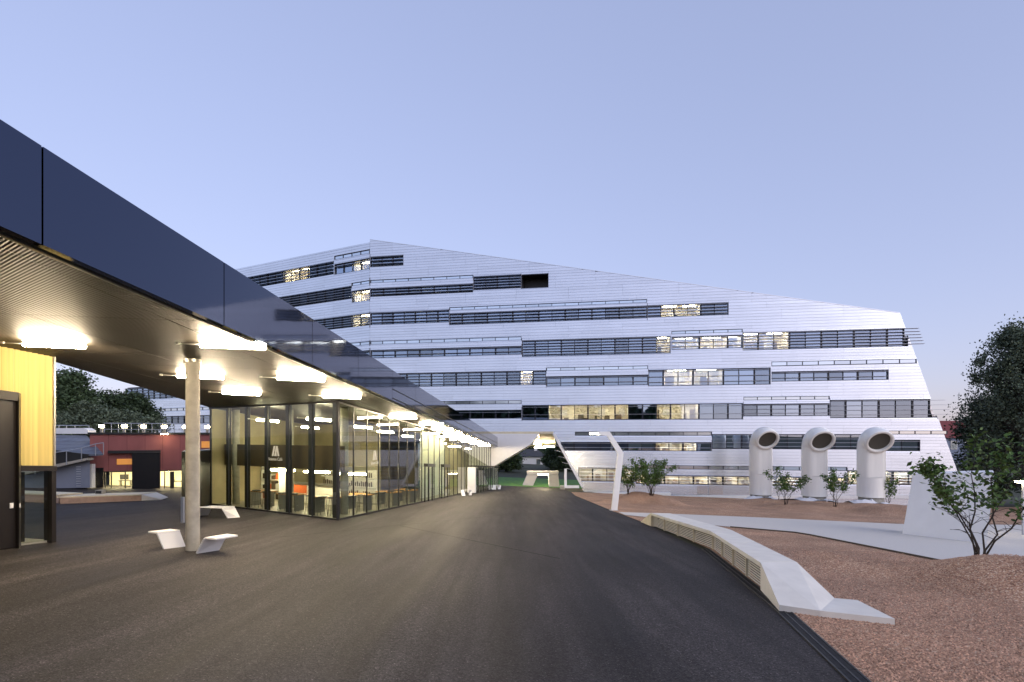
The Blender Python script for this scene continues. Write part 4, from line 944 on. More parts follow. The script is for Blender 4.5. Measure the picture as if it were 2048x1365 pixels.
T = thing('desk', 'dark desk with a monitor behind the red hall windows', 'desk', rp(ra_u(229), -1.35, -2.6)); mb.build('desk_frame', 'stool_metal', T); mb = MB(); mb.box(rp(ra_u(229) - .1, -.6, -2.6), (.5, .06, .35), rd, rn); mb.build('monitor', 'black_trim', T)
T = thing('desk', 'dark desk with chairs behind the narrow right windows of the red hall', 'desk', rp(ra_u(352), -1.5, -2.6)); mb = MB(); mb.box(rp(ra_u(352), -1.0, -2.6), (1.4, .5, .06), rd, rn); mb.box(rp(ra_u(350), -1.25, -2.6), (.06, .4, .45), rd, rn); mb.box(rp(ra_u(356), -1.25, -2.6), (.06, .4, .45), rd, rn); mb.build('desk_frame', 'stool_metal', T)
# terrace railing and lamps on the roof of the red hall
def rail(name, label, pts, tops, mid=(), post_r=.025, m='rail_metal'):
    T = thing(name, label, 'railing', pts[0]); up = Vector((0, 0, 1))
    for p, h in zip(pts, tops): mb = MB(); mb.tube([p, p + up * h], post_r, 6); mb.build('post', m, T)
    mb = MB(); mb.tube([p + up * h for p, h in zip(pts, tops)], post_r * 1.1, 6); mb.build('top_rail', m, T)
    for f in mid: mb = MB(); mb.tube([p + up * h * f for p, h in zip(pts, tops)], post_r * .7, 6); mb.build('mid_rail', m, T)
    return T
tp_ = [rp(ra_u(u), ztop + .12, -.4) for u in (205, 219, 233, 246, 259, 274, 287, 301, 318, 333, 346, 362, 378, 394, 410, 426)]
rail('terrace_railing', 'pale metal railing along the roof terrace of the red hall', tp_, [.62] * len(tp_), (.35,))
tl = thing('terrace_lamp', 'x', 'lamp', (0, 0, 0)); mb = MB(); mb.box((0, 0, .42), (.22, .22, .16)); mb.build('lamp_head', 'soft_glow', tl); mb = MB(); mb.box((0, 0, .17), (.14, .14, .33)); mb.build('post', 'metal_trim', tl)
for i, (u, lab) in enumerate(((190, 'glowing terrace lamp farthest left beside the white parapet'), (237, 'second glowing terrace lamp from the left above the red hall'), (277, 'third glowing terrace lamp, above the black sliding door'), (320, 'fourth glowing terrace lamp, just above the wall lamp'), (363, 'fifth glowing terrace lamp, left of the concrete column'), (409, 'glowing terrace lamp right of the concrete column'))):
    o = tl if i == 0 else copy_tree(tl); o.location = rp(ra_u(u), ztop + .13, -1.3); tag(o, lab, 'lamp', 'lamps on the roof terrace')
T = thing('terrace_parapet', 'low white parapet with a rounded end on the terrace at left', 'wall', W(150, 870, 40)); mb = MB(); a = W(60, 870, 40.5); b = W(176, 871, 38.5)
pts = [W(60, 868, 40), W(165, 868, 38.6), W(176, 868, 38.4), W(176, 861, 38.4), W(168, 856.5, 38.5), W(60, 857, 40)]; mb.prism(pts, (0.1, .6, 0)); mb.build('parapet_wall', 'white_paint', T)
tp_ = [W(u, 868, 39.6) for u in (60, 85, 107, 118, 133, 150, 178)]; rail('terrace_railing', 'pale metal railing above the white parapet at the far left', tp_, [.60] * len(tp_), ())
# wedge building with planked roof
WB = thing('ramp_building', 'low dark blue metal building with a sloping planked roof and ramp', 'building', W(140, 976, 34))
r4 = [W(40, 917, 33), W(206, 908, 33.8), W(173, 871, 38.5), W(40, 869, 39.5)]
for k in range(6):
    t0, t1 = k / 6, (k + .96) / 6; L_ = lambda t: r4[0].lerp(r4[3], t); R_ = lambda t: r4[1].lerp(r4[2], t)
    q = [L_(t0), R_(t0), R_(t1), L_(t1)]; mb = MB(); mb.hexa([p + Vector((0, 0, -.1)) for p in q], q); mb.build('roof_plank', 'roof_plank', WB)
mb = MB(); q = [W(40, 918, 33.2), W(180, 916, 33.9), W(180, 976, 33.9), W(40, 978, 33.2)]; mb.prism(q, (-2.8, 3.5, 0)); mb.build('wall', 'blue_metal', WB)
mb = MB(); q = [W(40, 944, 32.6), W(173, 916.5, 33.4), W(173, 921, 33.4), W(40, 952, 32.6)]; mb.prism(q, (0.05, .5, 0)); mb.build('ramp_slab', 'concrete', WB)
mb = MB(); q = [W(104, 900, 33.0), W(176, 909, 33.6), W(176, 915.5, 33.6), W(104, 930, 33.0)]; mb.prism(q, (0, .15, 0)); mb.build('dark_recess', 'black_trim', WB)
lad = MB()
for k in range(9): a = W(157, 934 + k * 4.8, 33.0); lad.box(a, (.25, .03, .05))
lad.build('ladder', 'rail_metal', WB)
mb = MB(); mb.box((W(182, 928, 35) + W(182, 976, 35)) / 2, (.32, .3, 1.5)); mb.build('white_pillar', 'white_paint', WB)
rp_ = [W(70, 949, 32.5), W(133, 930, 33.0), W(163, 921, 33.3), W(191, 912, 33.6), W(207, 909.5, 33.7)]; rail('ramp_railing', 'pale metal railing beside the ramp of the blue metal building', rp_, [1.15, .82, .74, .72, .72], ())
# low wooden stage
st0, st1, st2 = H(120, 1008.5), H(282, 1002), H(322, 1000.5)
T = thing('stage', 'low timber clad platform in the courtyard with a tapering end', 'platform', st0)
bk = Vector((-.6, 2.1, 0)); up = Vector((0, 0, .3))
q = [st0, st1, gp(st1 + bk, 0), gp(st0 + bk, 0)]; mb = MB(); mb.hexa([p - Vector((0, 0, .02)) for p in q], [p + Vector((0, 0, .27)) for p in q]); mb.build('front_block', 'stage_wood', T)
q = [st0 + Vector((-.08, -.08, .275)), st1 + Vector((.02, -.08, .275)), gp(st1 + bk, .275), gp(st0 + bk, .275)]; mb = MB(); mb.hexa(q, [p + Vector((0, 0, .05)) for p in q]); mb.build('deck', 'concrete_side', T)
mb = MB(); mb.prism([st1 + Vector((.03, 0, 0)), st2, st2 + bk * .5, gp(st1 + bk, 0) + Vector((.03, 0, 0))], (0, 0, .02)); mb.add([st1 + Vector((.03, 0, .3)), st1 + Vector((.03, 0, 0.02)), st2 + Vector((0, 0, .03)), gp(st1 + bk, .3) + Vector((.03, 0, 0)), gp(st1 + bk, .02) + Vector((.03, 0, 0)), st2 + bk * .5 + Vector((0, 0, .03))], [(0, 1, 2), (3, 5, 4), (0, 2, 5, 3)]); mb.build('tapered_end', 'concrete_pale', T)
p0 = gp(st0 + Vector((-3.5, .3, 0)), 0); p1 = gp(st0 + Vector((.25, .9, 0)), 0)
T = thing('stage', 'short second platform at the left end of the timber stage', 'platform', p0); q = [p0, gp(p0 + Vector((3.2, 0.0, 0)), 0), gp(p0 + Vector((3.0, 1.6, 0)), 0), gp(p0 + Vector((-.2, 1.6, 0)), 0)]; mb = MB(); mb.hexa([p - Vector((0, 0, .02)) for p in q], [p + Vector((0, 0, .33)) for p in q]); mb.build('block', 'stage_wood', T)
q = [p + Vector((0, 0, .335)) for p in q]; mb = MB(); mb.hexa(q, [p + Vector((0, 0, .05)) for p in q]); mb.build('deck', 'concrete_side', T)
bxp = H(201, 988, .33); T = thing('loudspeaker_box', 'small grey box standing on the courtyard platform', 'box', bxp); mb = MB(); mb.box(bxp + Vector((0, 0, .09)), (.32, .25, .17)); mb.build('case', 'concrete', T); mb = MB(); mb.box(bxp + Vector((0, -.135, .09)), (.26, .015, .12)); mb.build('grille', 'black_trim', T)

# ================================================================ RIGHT SIDE: LOUVRED BENCH, DRAIN, SLAB, VENTS, LAMPS
hb = .58; LBx = [H(1302, 1053), H(1421, 1099.5), H(1520, 1182)]
T = thing('louvred_bench', 'long pale concrete bench wall with louvred front and a faceted ramped end', 'bench', LBx[1])
tops = [p + Vector((0, 0, hb)) for p in LBx]
bt = [H(1340, 1027, hb), H(1462, 1060, hb), H(1591.6, 1123.6, hb)]
def off_in(p, q, d): e = (q - p); e.z = 0; e.normalize(); return Vector((-e.y, e.x, 0)) * d
up = Vector((0, 0, 1))
for k in range(2):                                    # cap slabs with joints
    n_ = 2 if k == 0 else 2
    for j in range(n_):
        a, b = tops[k].lerp(tops[k + 1], j / n_ + .003), tops[k].lerp(tops[k + 1], (j + 1) / n_ - .003); c, d = bt[k].lerp(bt[k + 1], (j + 1) / n_ - .003), bt[k].lerp(bt[k + 1], j / n_ + .003)
        q = [a, b, c, d]; mb = MB(); mb.hexa([p - up * .10 for p in q], q); mb.build('cap_slab', 'concrete_pale', T)
for k in range(2):
    p, q = LBx[k], LBx[k + 1]; L_ = (q - p).length; inw = Vector((0.35, .2, 0)) if k else Vector((.3, .3, 0))
    e = (q - p).normalized(); nn_ = Vector((e.y, -e.x, 0)); nn_ = nn_ if nn_.x > 0 else -nn_      # points into the bench
    nbay = 4; bays = [(i / nbay, (i + 1) / nbay) for i in range(nbay)]
    for i in range(nbay + 1):
        c = p.lerp(q, i / nbay) + nn_ * .10; mb = MB(); mb.box(c + up * .235, (.05, .10, .47), e, nn_, up); mb.build('bay_post', 'concrete_side', T)
    for (f0, f1) in bays:
        for j in range(8):
            a, b = p.lerp(q, f0) + e * .03 + nn_ * .09 + up * (.03 + j * .056), p.lerp(q, f1) - e * .03 + nn_ * .09 + up * (.03 + j * .056)
            mb = MB(); mb.hexa([a, b, b + nn_ * .018, a + nn_ * .018], [a + up * .024, b + up * .024, b + nn_ * .018 + up * .024, a + nn_ * .018 + up * .024]); mb.build('louvre_slat', 'concrete_pale', T)
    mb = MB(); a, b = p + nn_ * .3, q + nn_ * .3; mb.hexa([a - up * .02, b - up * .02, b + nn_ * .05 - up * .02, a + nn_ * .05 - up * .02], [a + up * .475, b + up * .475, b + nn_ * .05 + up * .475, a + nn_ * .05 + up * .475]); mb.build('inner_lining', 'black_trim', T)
# back wall of bench
mb = MB()
for k in range(2):
    a, b = bt[k], bt[k + 1]; mb.hexa([gp(a, -.05), gp(b, -.05), gp(b, -.05) + Vector((-.08, -.03, 0)), gp(a, -.05) + Vector((-.08, -.03, 0))], [a - up * .103, b - up * .103, b - up * .103 + Vector((-.08, -.03, 0)), a - up * .103 + Vector((-.08, -.03, 0))])
mb.build('back_wall', 'concrete_side', T)
# ends
fe = H(1281, 1044); mb = MB(); mb.add([tops[0], LBx[0] - up * .02, fe, bt[0], gp(bt[0], 0), fe + Vector((.7, .5, 0))], [(0, 2, 1), (0, 3, 5, 2), (3, 4, 5), (1, 2, 5, 4), (0, 1, 4, 3)]); mb.build('far_end', 'concrete_side', T)
hs = .12
E = [H(1558, 1210, hs), H(1641, 1222, hs), H(1669, 1196.6, hs), H(1714.7, 1200.6, hs), H(1789.6, 1238, hs)]
g_ = lambda p: gp(p, -.03); t2, b2 = tops[2], bt[2]
mb = MB(); V_ = [t2 + Vector((.004, -.01, 0)), b2 + Vector((.004, -.01, 0)), E[0], E[1], E[2], g_(LBx[2] + Vector((.004, -.01, 0))), g_(E[0]), g_(b2 + Vector((.004, -.01, 0)))]
mb.add(V_, [(0, 2, 3, 1), (1, 3, 4), (0, 5, 6, 2), (0, 1, 7, 5), (1, 4, 7)]); mb.build('sloping_end', 'concrete_pale', T)
mb = MB(); mb.add([E[0], E[1], E[2], E[3], E[4]] + [g_(p) for p in (E[0], E[1], E[2], E[3], E[4])], [(1, 4, 3, 2), (0, 5, 6, 1), (1, 6, 9, 4), (4, 9, 8, 3), (3, 8, 7, 2)]); mb.build('flat_tongue', 'concrete_pale', T)
# drain channel
dl = [H(1403, 1099), H(1547, 1219), H(1696, 1365)]; dl.append(dl[2] + (dl[2] - dl[1]) * 1.2)
T = thing('drain_channel', 'black slotted drain channel along the road edge', 'drain', dl[1])
ng = 60
def dpt(t):
    L_ = [0]
    for i in range(3): L_.append(L_[-1] + (dl[i + 1] - dl[i]).length)
    d_ = t * L_[-1]; return Vector([float(np.interp(d_, L_, [p[i] for p in dl])) for i in range(3)])
Ltot = sum((dl[i + 1] - dl[i]).length for i in range(3)); ng = int(Ltot / .5)
for k in range(ng):
    a, b = dpt(k / ng), dpt((k + .985) / ng); e = (b - a).normalized(); nn_ = Vector((e.y, -e.x, 0)); nn_ = nn_ if nn_.x > 0 else -nn_
    mb = MB(); wd = .24; L_ = (b - a).length
    for o_ in (.012, .125, .238): mb.box((a + b) / 2 + nn_ * o_ + up * .012, (L_, .022, .024), e, nn_, up)
    nb_ = 12
    for j in range(nb_): mb.box(a + e * (L_ * (j + .5) / nb_) + nn_ * .125 + up * .009, (.016, .205, .018), e, nn_, up)
    mb.build('grate', 'grate', T)
mb = MB()
for k in range(3):
    a, b = dl[k], dl[k + 1]; e = (b - a).normalized(); nn_ = Vector((e.y, -e.x, 0)); nn_ = nn_ if nn_.x > 0 else -nn_
    q = [a + nn_ * .003, b + nn_ * .003, b + nn_ * .248, a + nn_ * .248]; mb.hexa([p - up * .03 for p in q], [p + up * (.0005) for p in q])
mb.build('channel_bed', 'black_trim', T)

# white leaning slab
sb = [H(1804, 1070), H(1972, 1090)]; sy = [p.y for p in sb]
T = thing('white_slab', 'tall white trapezoid slab standing beside the path behind the near shrub', 'slab', (sb[0] + sb[1]) / 2)
q = [sb[0], sb[1], W(1990, 945, sb[1].y), W(1826, 948, sb[0].y)]; mb = MB(); mb.prism([q[0] - up * .05, q[1] - up * .05, q[2], q[3]], (.95, 1.2, 0)); mb.build('slab_body', 'white_paint', T)

# vents
def vent(label, u0, u1, vb, y, vstart):
    r = (u1 - u0) / F * y / 2 / 1.02; c = W((u0 + u1) / 2, vb, y); zg = garden_z(c.x, c.y); zb = c.z
    T = thing('vent_pipe', label, 'vent pipe', (c.x, c.y, min(zb, zg) - .3), 'white ventilation pipes')
    r = r / math.sqrt(1 + ((u0 + u1) / 2 / F - CU / F) ** 2) * 1.0
    zs = HC - (vstart - CV) / F * y
    mb = MB(); mb.tube([(c.x, c.y, zb), (c.x, c.y, (zb + zs) / 2 - .3)], r, 40, caps=False); mb.build('lower_pipe', 'white_pipe', T, smooth=True)
    view = Vector((-c.x, -c.y, 0)).normalized(); rgt = Vector((-view.y, view.x, 0)); az = R(24); dirn = view * math.cos(az) + rgt * math.sin(az); sidev = Vector((-dirn.y, dirn.x, 0))
    Rb = .85 * r; n = 40; m_ = 16; tot = R(122); vs = []
    rings = [((zb + zs) / 2 - .29, None), (zs, None)]
    def ring(th, rad, ext=0.0):
        out = []; cb = Vector((c.x, c.y, zs)) + dirn * Rb
        for k in range(n):
            ph = 2 * math.pi * k / n; rho = max(.03, Rb - rad * math.cos(ph))   # distance from bend axis
            p = cb + (-dirn * math.cos(th) + up * math.sin(th)) * rho + sidev * (rad * math.sin(ph)) + (dirn * math.sin(th) + up * math.cos(th)) * ext
            out.append(p)
        return out
    allr = [[p - up * (zs - (zb + zs) / 2 + .29) for p in ring(0, r)]] + [ring(tot * i / m_, r) for i in range(m_ + 1)]
    vs = [p for rg in allr for p in rg]; fs = [(i * n + k, i * n + (k + 1) % n, (i + 1) * n + (k + 1) % n, (i + 1) * n + k) for i in range(len(allr) - 1) for k in range(n)]
    mb = MB(); mb.add(vs, fs); mb.build('bend', 'white_pipe', T, smooth=True)
    o0, o1, i1, i0 = ring(tot, r * 1.0, 0), ring(tot, r * 1.03, .16), ring(tot, r * .80, .17), ring(tot, r * .78, -.25)
    # the mouth: full flat rings
    def disc(rad, ext):
        cb = Vector((c.x, c.y, zs)) + dirn * Rb; ctr = cb + (-dirn * math.cos(tot) + up * math.sin(tot)) * Rb; ax = dirn * math.sin(tot) + up * math.cos(tot); bx_ = -dirn * math.cos(tot) + up * math.sin(tot)
        return [ctr + ax * ext - bx_ * (rad * math.cos(2 * math.pi * k / n)) + sidev * (rad * math.sin(2 * math.pi * k / n)) for k in range(n)]
    rr = [disc(r * 1.0, -.05), disc(r * 1.03, .14), disc(r * 1.0, .20), disc(r * .84, .20), disc(r * .80, .15), disc(r * .79, -.02)]
    mb = MB(); mb.add([p for x in rr for p in x], [(i * n + k, i * n + (k + 1) % n, (i + 1) * n + (k + 1) % n, (i + 1) * n + k) for i in range(5) for k in range(n)]); mb.build('rim', 'white_pipe', T, smooth=True)
    mb = MB(); d0 = disc(r * .79, .0); mb.face(d0); mb.build('mesh_screen', 'pipe_mesh', T)
    mb = MB(); mb.tube([(c.x, c.y, min(zb, zg) - .3), (c.x, c.y, zb - .003)], r * .9, 32); mb.build('foundation', 'concrete', T, smooth=True)
    # crumpled white sheet around the foot
    S = thing('fleece_sheet', 'crumpled white fleece sheet around the foot of the ' + label.split(',')[0].replace('white ventilation', 'ventilation'), 'sheet', (c.x, c.y, zg), 'fleece sheets at the pipe feet')
    k_ = 36; vs = []; rs = np.random.default_rng(int(u0))
    for i in range(5):
        for k in range(k_):
            ph = 2 * math.pi * k / k_; rad = r * (1.0 + .28 * i + .10 * i * math.sin(3 * ph + u0) + .05 * i * math.sin(7 * ph)); x, y_ = c.x + rad * math.cos(ph), c.y + rad * math.sin(ph)
            vs.append((x, y_, garden_z(x, y_) + .04 + (.32 - .08 * i) * (.6 + .5 * rs.random()) + .10 * math.sin(5 * ph + i)))
    mb = MB(); mb.add(vs, [(i * k_ + k, i * k_ + (k + 1) % k_, (i + 1) * k_ + (k + 1) % k_, (i + 1) * k_ + k) for i in range(4) for k in range(k_)]); mb.build('fleece', 'tarp', S)
    return T
vent('left white ventilation pipe, shortest of the three', 1497.5, 1545.5, 989, 49, 894)
vent('middle white ventilation pipe, standing between the other two', 1601.5, 1656, 992, 45.5, 898)
vent('right white ventilation pipe, largest of the three', 1712, 1772, 994, 42.5, 900)

# street lamp
b0 = H(1228, 1022)
T = thing('street_lamp', 'white kinked street lamp with a glowing head beside the road', 'street lamp', b0)
ys = b0.y; sec = [(W(1228, 1023, ys), .17, .16), (W(1241, 907, ys), .155, .15), (W(1216.5, 868, ys), .13, .12), (W(1196, 866.8, ys), .10, .10)]
mb = MB()
for (p, a, _), (q, b, _) in zip(sec[:-1], sec[1:]):
    pass
dirs = []
for i in range(4):
    d = (sec[min(i + 1, 3)][0] - sec[i][0]).normalized() if i < 3 else (sec[3][0] - sec[2][0]).normalized(); dp = (sec[i][0] - sec[i - 1][0]).normalized() if i else d
    m_ = (d + dp).normalized(); nx = Vector((m_.z, 0, -m_.x)); k = 1 / max(.5, m_.dot(d)); dirs.append(nx * k)
vs = []
for (p, a, b), nx in zip(sec, dirs):
    for sx, sy_ in ((-1, -1), (1, -1), (1, 1), (-1, 1)): vs.append(p + nx * (a * sx) + Vector((0, sy_ * a * .8, 0)))
mb.add(vs, [(i * 4 + k, i * 4 + (k + 1) % 4, i * 4 + 4 + (k + 1) % 4, i * 4 + 4 + k) for i in range(3) for k in range(4)] + [(3, 2, 1, 0), (12, 13, 14, 15)]); mb.build('pole', 'white_paint', T)
hd = W(1188, 867.2, ys); mb = MB(); mb.box(hd + Vector((0, 0, .05)), (.55, .2, .05)); mb.build('head', 'white_paint', T); mb = MB(); mb.box(hd - Vector((0, 0, .02)), (.5, .15, .08)); mb.build('glowing_lens', 'lamp_head_glow', T)
mb = MB(); mb.box(b0 + up * .02, (.5, .5, .05)); mb.build('foot_plate', 'metal_trim', T)
# second lamp, half out of frame at right
l2 = W(2046, 1040, 26); l2.z = gz(l2.x, l2.y); T = thing('garden_lamp', 'low glowing lamp at the right edge behind the shrub leaves', 'lamp', l2)
h2 = W(2046, 966, 26); mb = MB(); mb.box((l2 + h2) / 2, (.07, .07, h2.z - l2.z)); mb.build('post', 'rail_metal', T); mb = MB(); mb.box(h2 + Vector((-.1, -.05, .05)), (.5, .2, .08)); mb.build('glowing_lens', 'soft_glow', T)

# white gateway sculpture on the lawn
yg = 67; T = thing('white_gateway', 'white two-legged gateway bench standing beyond the passage', 'sculpture', W(1082, 975, yg))
def pl(px, nm, yy, dep): mb = MB(); mb.prism([W(u, v, yy) for u, v in px], (0, dep, 0)); mb.build(nm, 'white_paint', T)
pl([(1045.5, 971), (1066, 972), (1076, 948.8), (1055, 948.8)], 'leg', yg, 1.0); pl([(1098.5, 973.5), (1119, 974.5), (1116.5, 949), (1097, 949)], 'leg', yg, 1.0); pl([(1054, 943), (1117, 943), (1117, 948.5), (1054, 948.5)], 'lintel', yg - .1, 1.2)
mb = MB(); mb.box((W(1078, 949.3, yg) + W(1096, 949.3, yg)) / 2 + Vector((0, .5, -.03)), (2.2, .5, .05)); mb.build('glowing_strip', 'soft_glow', T)
bxq = H(1125, 979); T = thing('white_block', 'small white block at the right foot of the passage', 'block', bxq); mb = MB(); mb.prism([bxq + Vector((-.28, 0, 0)), bxq + Vector((.28, 0, 0)), bxq + Vector((.22, 0, .42)), bxq + Vector((-.24, 0, .42))], (0, .5, 0)); mb.build('block_body', 'white_paint', T)
# soffit lamps of the passage
for i, (u, v, yy) in enumerate(((1050, 873, 63), (1064, 874, 65), (1072, 886, 70), (1080, 893, 71), (1098, 891, 70))):
    o = copy_tree(LP); p = W(u, v, yy); o.location = p - Vector((0, 0, .15)); tag(o, 'bright tube lamp under the passage soffit, ' + ['front row, left', 'front row, right', 'deeper row, leftmost', 'deeper row, in the middle', 'deeper row, rightmost by the slanted jamb'][i], 'lamp', 'tube lamps in the passage soffit')

# ================================================================ HOUSES FAR OFF
def house(name, label, c, w_, d_, hw, hr, wall, roof, wins=()):
    T = thing(name, label, 'house', c); x, y, z = c
    mb = MB(); mb.hexa([(x - w_ / 2, y, z - 2), (x + w_ / 2, y, z - 2), (x + w_ / 2, y + d_, z - 2), (x - w_ / 2, y + d_, z - 2)], [(x - w_ / 2, y, z + hw), (x + w_ / 2, y, z + hw), (x + w_ / 2, y + d_, z + hw), (x - w_ / 2, y + d_, z + hw)]); mb.build('wall', wall, T)
    mb = MB(); o = .4; mb.add([(x - w_ / 2 - o, y - o, z + hw + .01), (x + w_ / 2 + o, y - o, z + hw + .01), (x + w_ / 2 + o, y + d_ + o, z + hw + .01), (x - w_ / 2 - o, y + d_ + o, z + hw + .01), (x - w_ / 2 + d_ * .25, y + d_ / 2, z + hw + hr), (x + w_ / 2 - d_ * .25, y + d_ / 2, z + hw + hr)], [(0, 1, 5, 4), (2, 3, 4, 5), (1, 2, 5), (3, 0, 4), (3, 2, 1, 0)]); mb.build('roof', roof, T)
    for a, b in wins:
        f = MB(); f.box((x + a, y - .03, z + b), (1.1, .08, 1.4)); fo = f.build('window', 'white_board', T); f = MB(); f.box((x + a, y - .08, z + b), (.9, .03, 1.2)); f.build('pane', 'strip_glass', fo)
    mb = MB(); mb.box((x + w_ * .2, y + d_ / 2 - .5, z + hw + hr + .2), (.7, .7, 1.4)); mb.build('chimney', wall, T)
    return T
hp = W(1060, 934, 130); house('house', 'white house with a dark roof on the slope beyond the lawn', hp, 6.6 * 1.1, 7, 2.4, 1.7, 'house_wall', 'roof_dark', [(-2.4, 1.2), (2.0, 1.2)])
hp = W(1960, 905, 92); house('house', 'house with a red tiled roof at right behind the office building', hp, 18, 10, 2.4, 3.0, 'house_blue', 'roof_red', [(-6.8, 1.2), (-4.4, 1.2), (-2, 1.2)])

# ================================================================ VEGETATION
def leaves(name, C, size, m, parent, aspect=.5, droop=0.0, sd=1):
    """C (n,3) leaf centres -> folded four-vertex leaves in one mesh"""
    r = np.random.default_rng(sd); n = len(C); th = r.random(n) * 6.283; el = (r.random(n) - .5) * 1.7 - droop
    d = np.stack([np.cos(th) * np.cos(el), np.sin(th) * np.cos(el), np.sin(el)], -1); q = r.normal(size=(n, 3)); s = np.cross(d, q); s /= np.linalg.norm(s, axis=1, keepdims=True) + 1e-9
    sz = size * (.6 + .8 * r.random((n, 1))); a = C - d * sz * .5; b = C + d * sz * .5; w_ = s * sz * aspect * .5; nrm_ = np.cross(d, s) * sz * .08
    V = np.stack([a, C - w_ + nrm_, b, C + w_ + nrm_], 1).reshape(-1, 3); Fq = np.arange(4 * n).reshape(-1, 4); return npmesh(name, V, Fq, m, parent)
def tree(name, label, base, height, rad, m, nclump=60, per=260, leaf=.3, trunk_r=.22, crown0=.25, squash=1.0, droop=0.0, sd=1, group=None, clump=.75, narrow=.55):
    base = Vector(base); T = thing(name, label, 'tree', base, group); r = np.random.default_rng(sd); R2 = random.Random(sd)
    tr = MB(); pts = [base + Vector((0, 0, -.3))]; x = y = 0
    for i in range(1, 7): x += R2.uniform(-.03, .03) * height * .5; y += R2.uniform(-.03, .03) * height * .5; pts.append(base + Vector((x, y, height * .92 * i / 6)))
    tr.tube(pts, [trunk_r * (1.15 - i / 6.6) for i in range(7)], 8); tr.build('trunk', 'bark_tree', T, smooth=True)
    C = []; br = MB()
    for k in range(nclump):
        t = crown0 + (1 - crown0) * r.random() ** .85; prof = math.sin(math.pi * min(1, ((t - crown0) / (1 - crown0)) * .80 + .18)) ** narrow; rr_ = rad * prof * math.sqrt(r.random()) * (0.8 + .4 * r.random()); a = r.random() * 6.283
        i = min(5, int(t * 6)); ax = pts[i].lerp(pts[min(6, i + 1)], t * 6 - i) if t < 1 else pts[6]
        cpos = Vector((ax.x + rr_ * math.cos(a), ax.y + rr_ * math.sin(a) * squash, base.z + height * t))
        if rr_ > rad * .3: j = max(0, i - 1); br.tube([pts[j].lerp(pts[j + 1], .6), pts[j].lerp(cpos, .55) + Vector((0, 0, .04 * height)), cpos], [trunk_r * .28, trunk_r * .16, .015], 5)
        s_ = clump * (.6 + .8 * r.random()) * rad * .26
        npk = int(per * (.6 + .8 * r.random())); q = r.normal(size=(npk, 3)) * np.array([s_, s_, s_ * (.62 + droop)]); q[:, 2] -= droop * .5 * np.abs(r.normal(size=npk)) * s_ * 2
        C.append(q + np.array(cpos))
    br.build('limbs', 'bark_tree', T); leaves('crown', np.concatenate(C), leaf, m, T, .6, droop, sd); return T
def groundpt(u, y): x = (u - CU) / F * y; return (x, y, gz(x, y))
def topz(v, y): return HC - (v - CV) / F * y
# behind the courtyard
for i, (u, y, vt, rad, m, lab, nc) in enumerate(((128, 52, 726, 3.6, 'leaf_mid', 'tall pale green tree at the left, next to the yellow pavilion', 75), (178, 60, 780, 3.4, 'leaf_dark', 'dark lower tree between the tall left tree and the pointed tree', 55), (217, 58, 768, 2.7, 'leaf_dark', 'pointed dark tree in the middle of the courtyard background', 55),
                                             (270, 62, 776, 3.0, 'leaf_dark', 'darkest round tree against the left end of the office building', 60), (80, 58, 740, 4.0, 'leaf_dark', 'dark tree mostly hidden behind the yellow pavilion', 55))):
    b = groundpt(u, y); tree('tree', lab, b, (topz(vt, y) - b[2]) * .9, rad * .85, m, nc, 300, .26, .2, .22, sd=10 + i, clump=.7, group='trees behind the courtyard')
for i, (u, y, vt, rad) in enumerate(((170, 50, 815, 2.2), (210, 50, 822, 2.0), (245, 51, 830, 2.2), (140, 50, 826, 2.2), (288, 54, 838, 2.0))):
    b = groundpt(u, y); o = tree('bush_tree', ('grey green bush behind the terrace railing left of the black door', 'grey green bush behind the second terrace lamp', 'low grey green bush behind the third terrace lamp', 'grey green bush above the white parapet', 'low grey green bush at the foot of the office block end')[i], b, topz(vt, y) - b[2], rad, 'leaf_grey', 30, 260, .22, .08, .3, sd=30 + i, group='bushes behind the terrace')
# beyond the passage
for i, (u, y, vt, rad, lab) in enumerate(((1012, 100, 905, 2.2, 'dark bushy tree left of the white house beyond the passage'), (1050, 150, 880, 5, 'tall dark tree behind the white house'), (1103, 112, 897, 1.8, 'dark tree just right of the white house'), (1128, 108, 888, 3.0, 'dark tree at the right side of the passage view'), (1000, 115, 880, 4.5, 'dark tree at the left side of the passage view'), (1080, 160, 872, 6, 'large dark tree rising behind the house roof'), (1148, 118, 890, 4, 'dark tree behind the slanted passage frame'))):
    b = groundpt(u, y); tree('tree', lab, b, topz(vt, y) - b[2], rad, 'leaf_dark' if i % 2 else 'leaf_mid', 45, 240, .38, .2, .1, sd=50 + i, group='trees beyond the passage')
# right hand birch and neighbours
b = groundpt(2056, 55); tree('birch_tree', 'tall drooping birch at the right edge behind the gravel garden', b, topz(662, 55) - b[2], 4.5, 'leaf_birch', 150, 300, .25, .24, .25, droop=.5, sd=71, clump=.42, narrow=.6)
b = groundpt(2110, 60); tree('tree', 'dark dense tree beside the birch at the right edge', b, topz(700, 60) - b[2], 5.5, 'leaf_dark', 70, 380, .3, .26, .1, sd=72, narrow=.4)
b = groundpt(1990, 62); tree('tree', 'low dark tree under the birch beside the red roofed house', b, topz(800, 62) - b[2], 3.4, 'leaf_dark', 50, 300, .28, .16, .12, sd=73, narrow=.4)

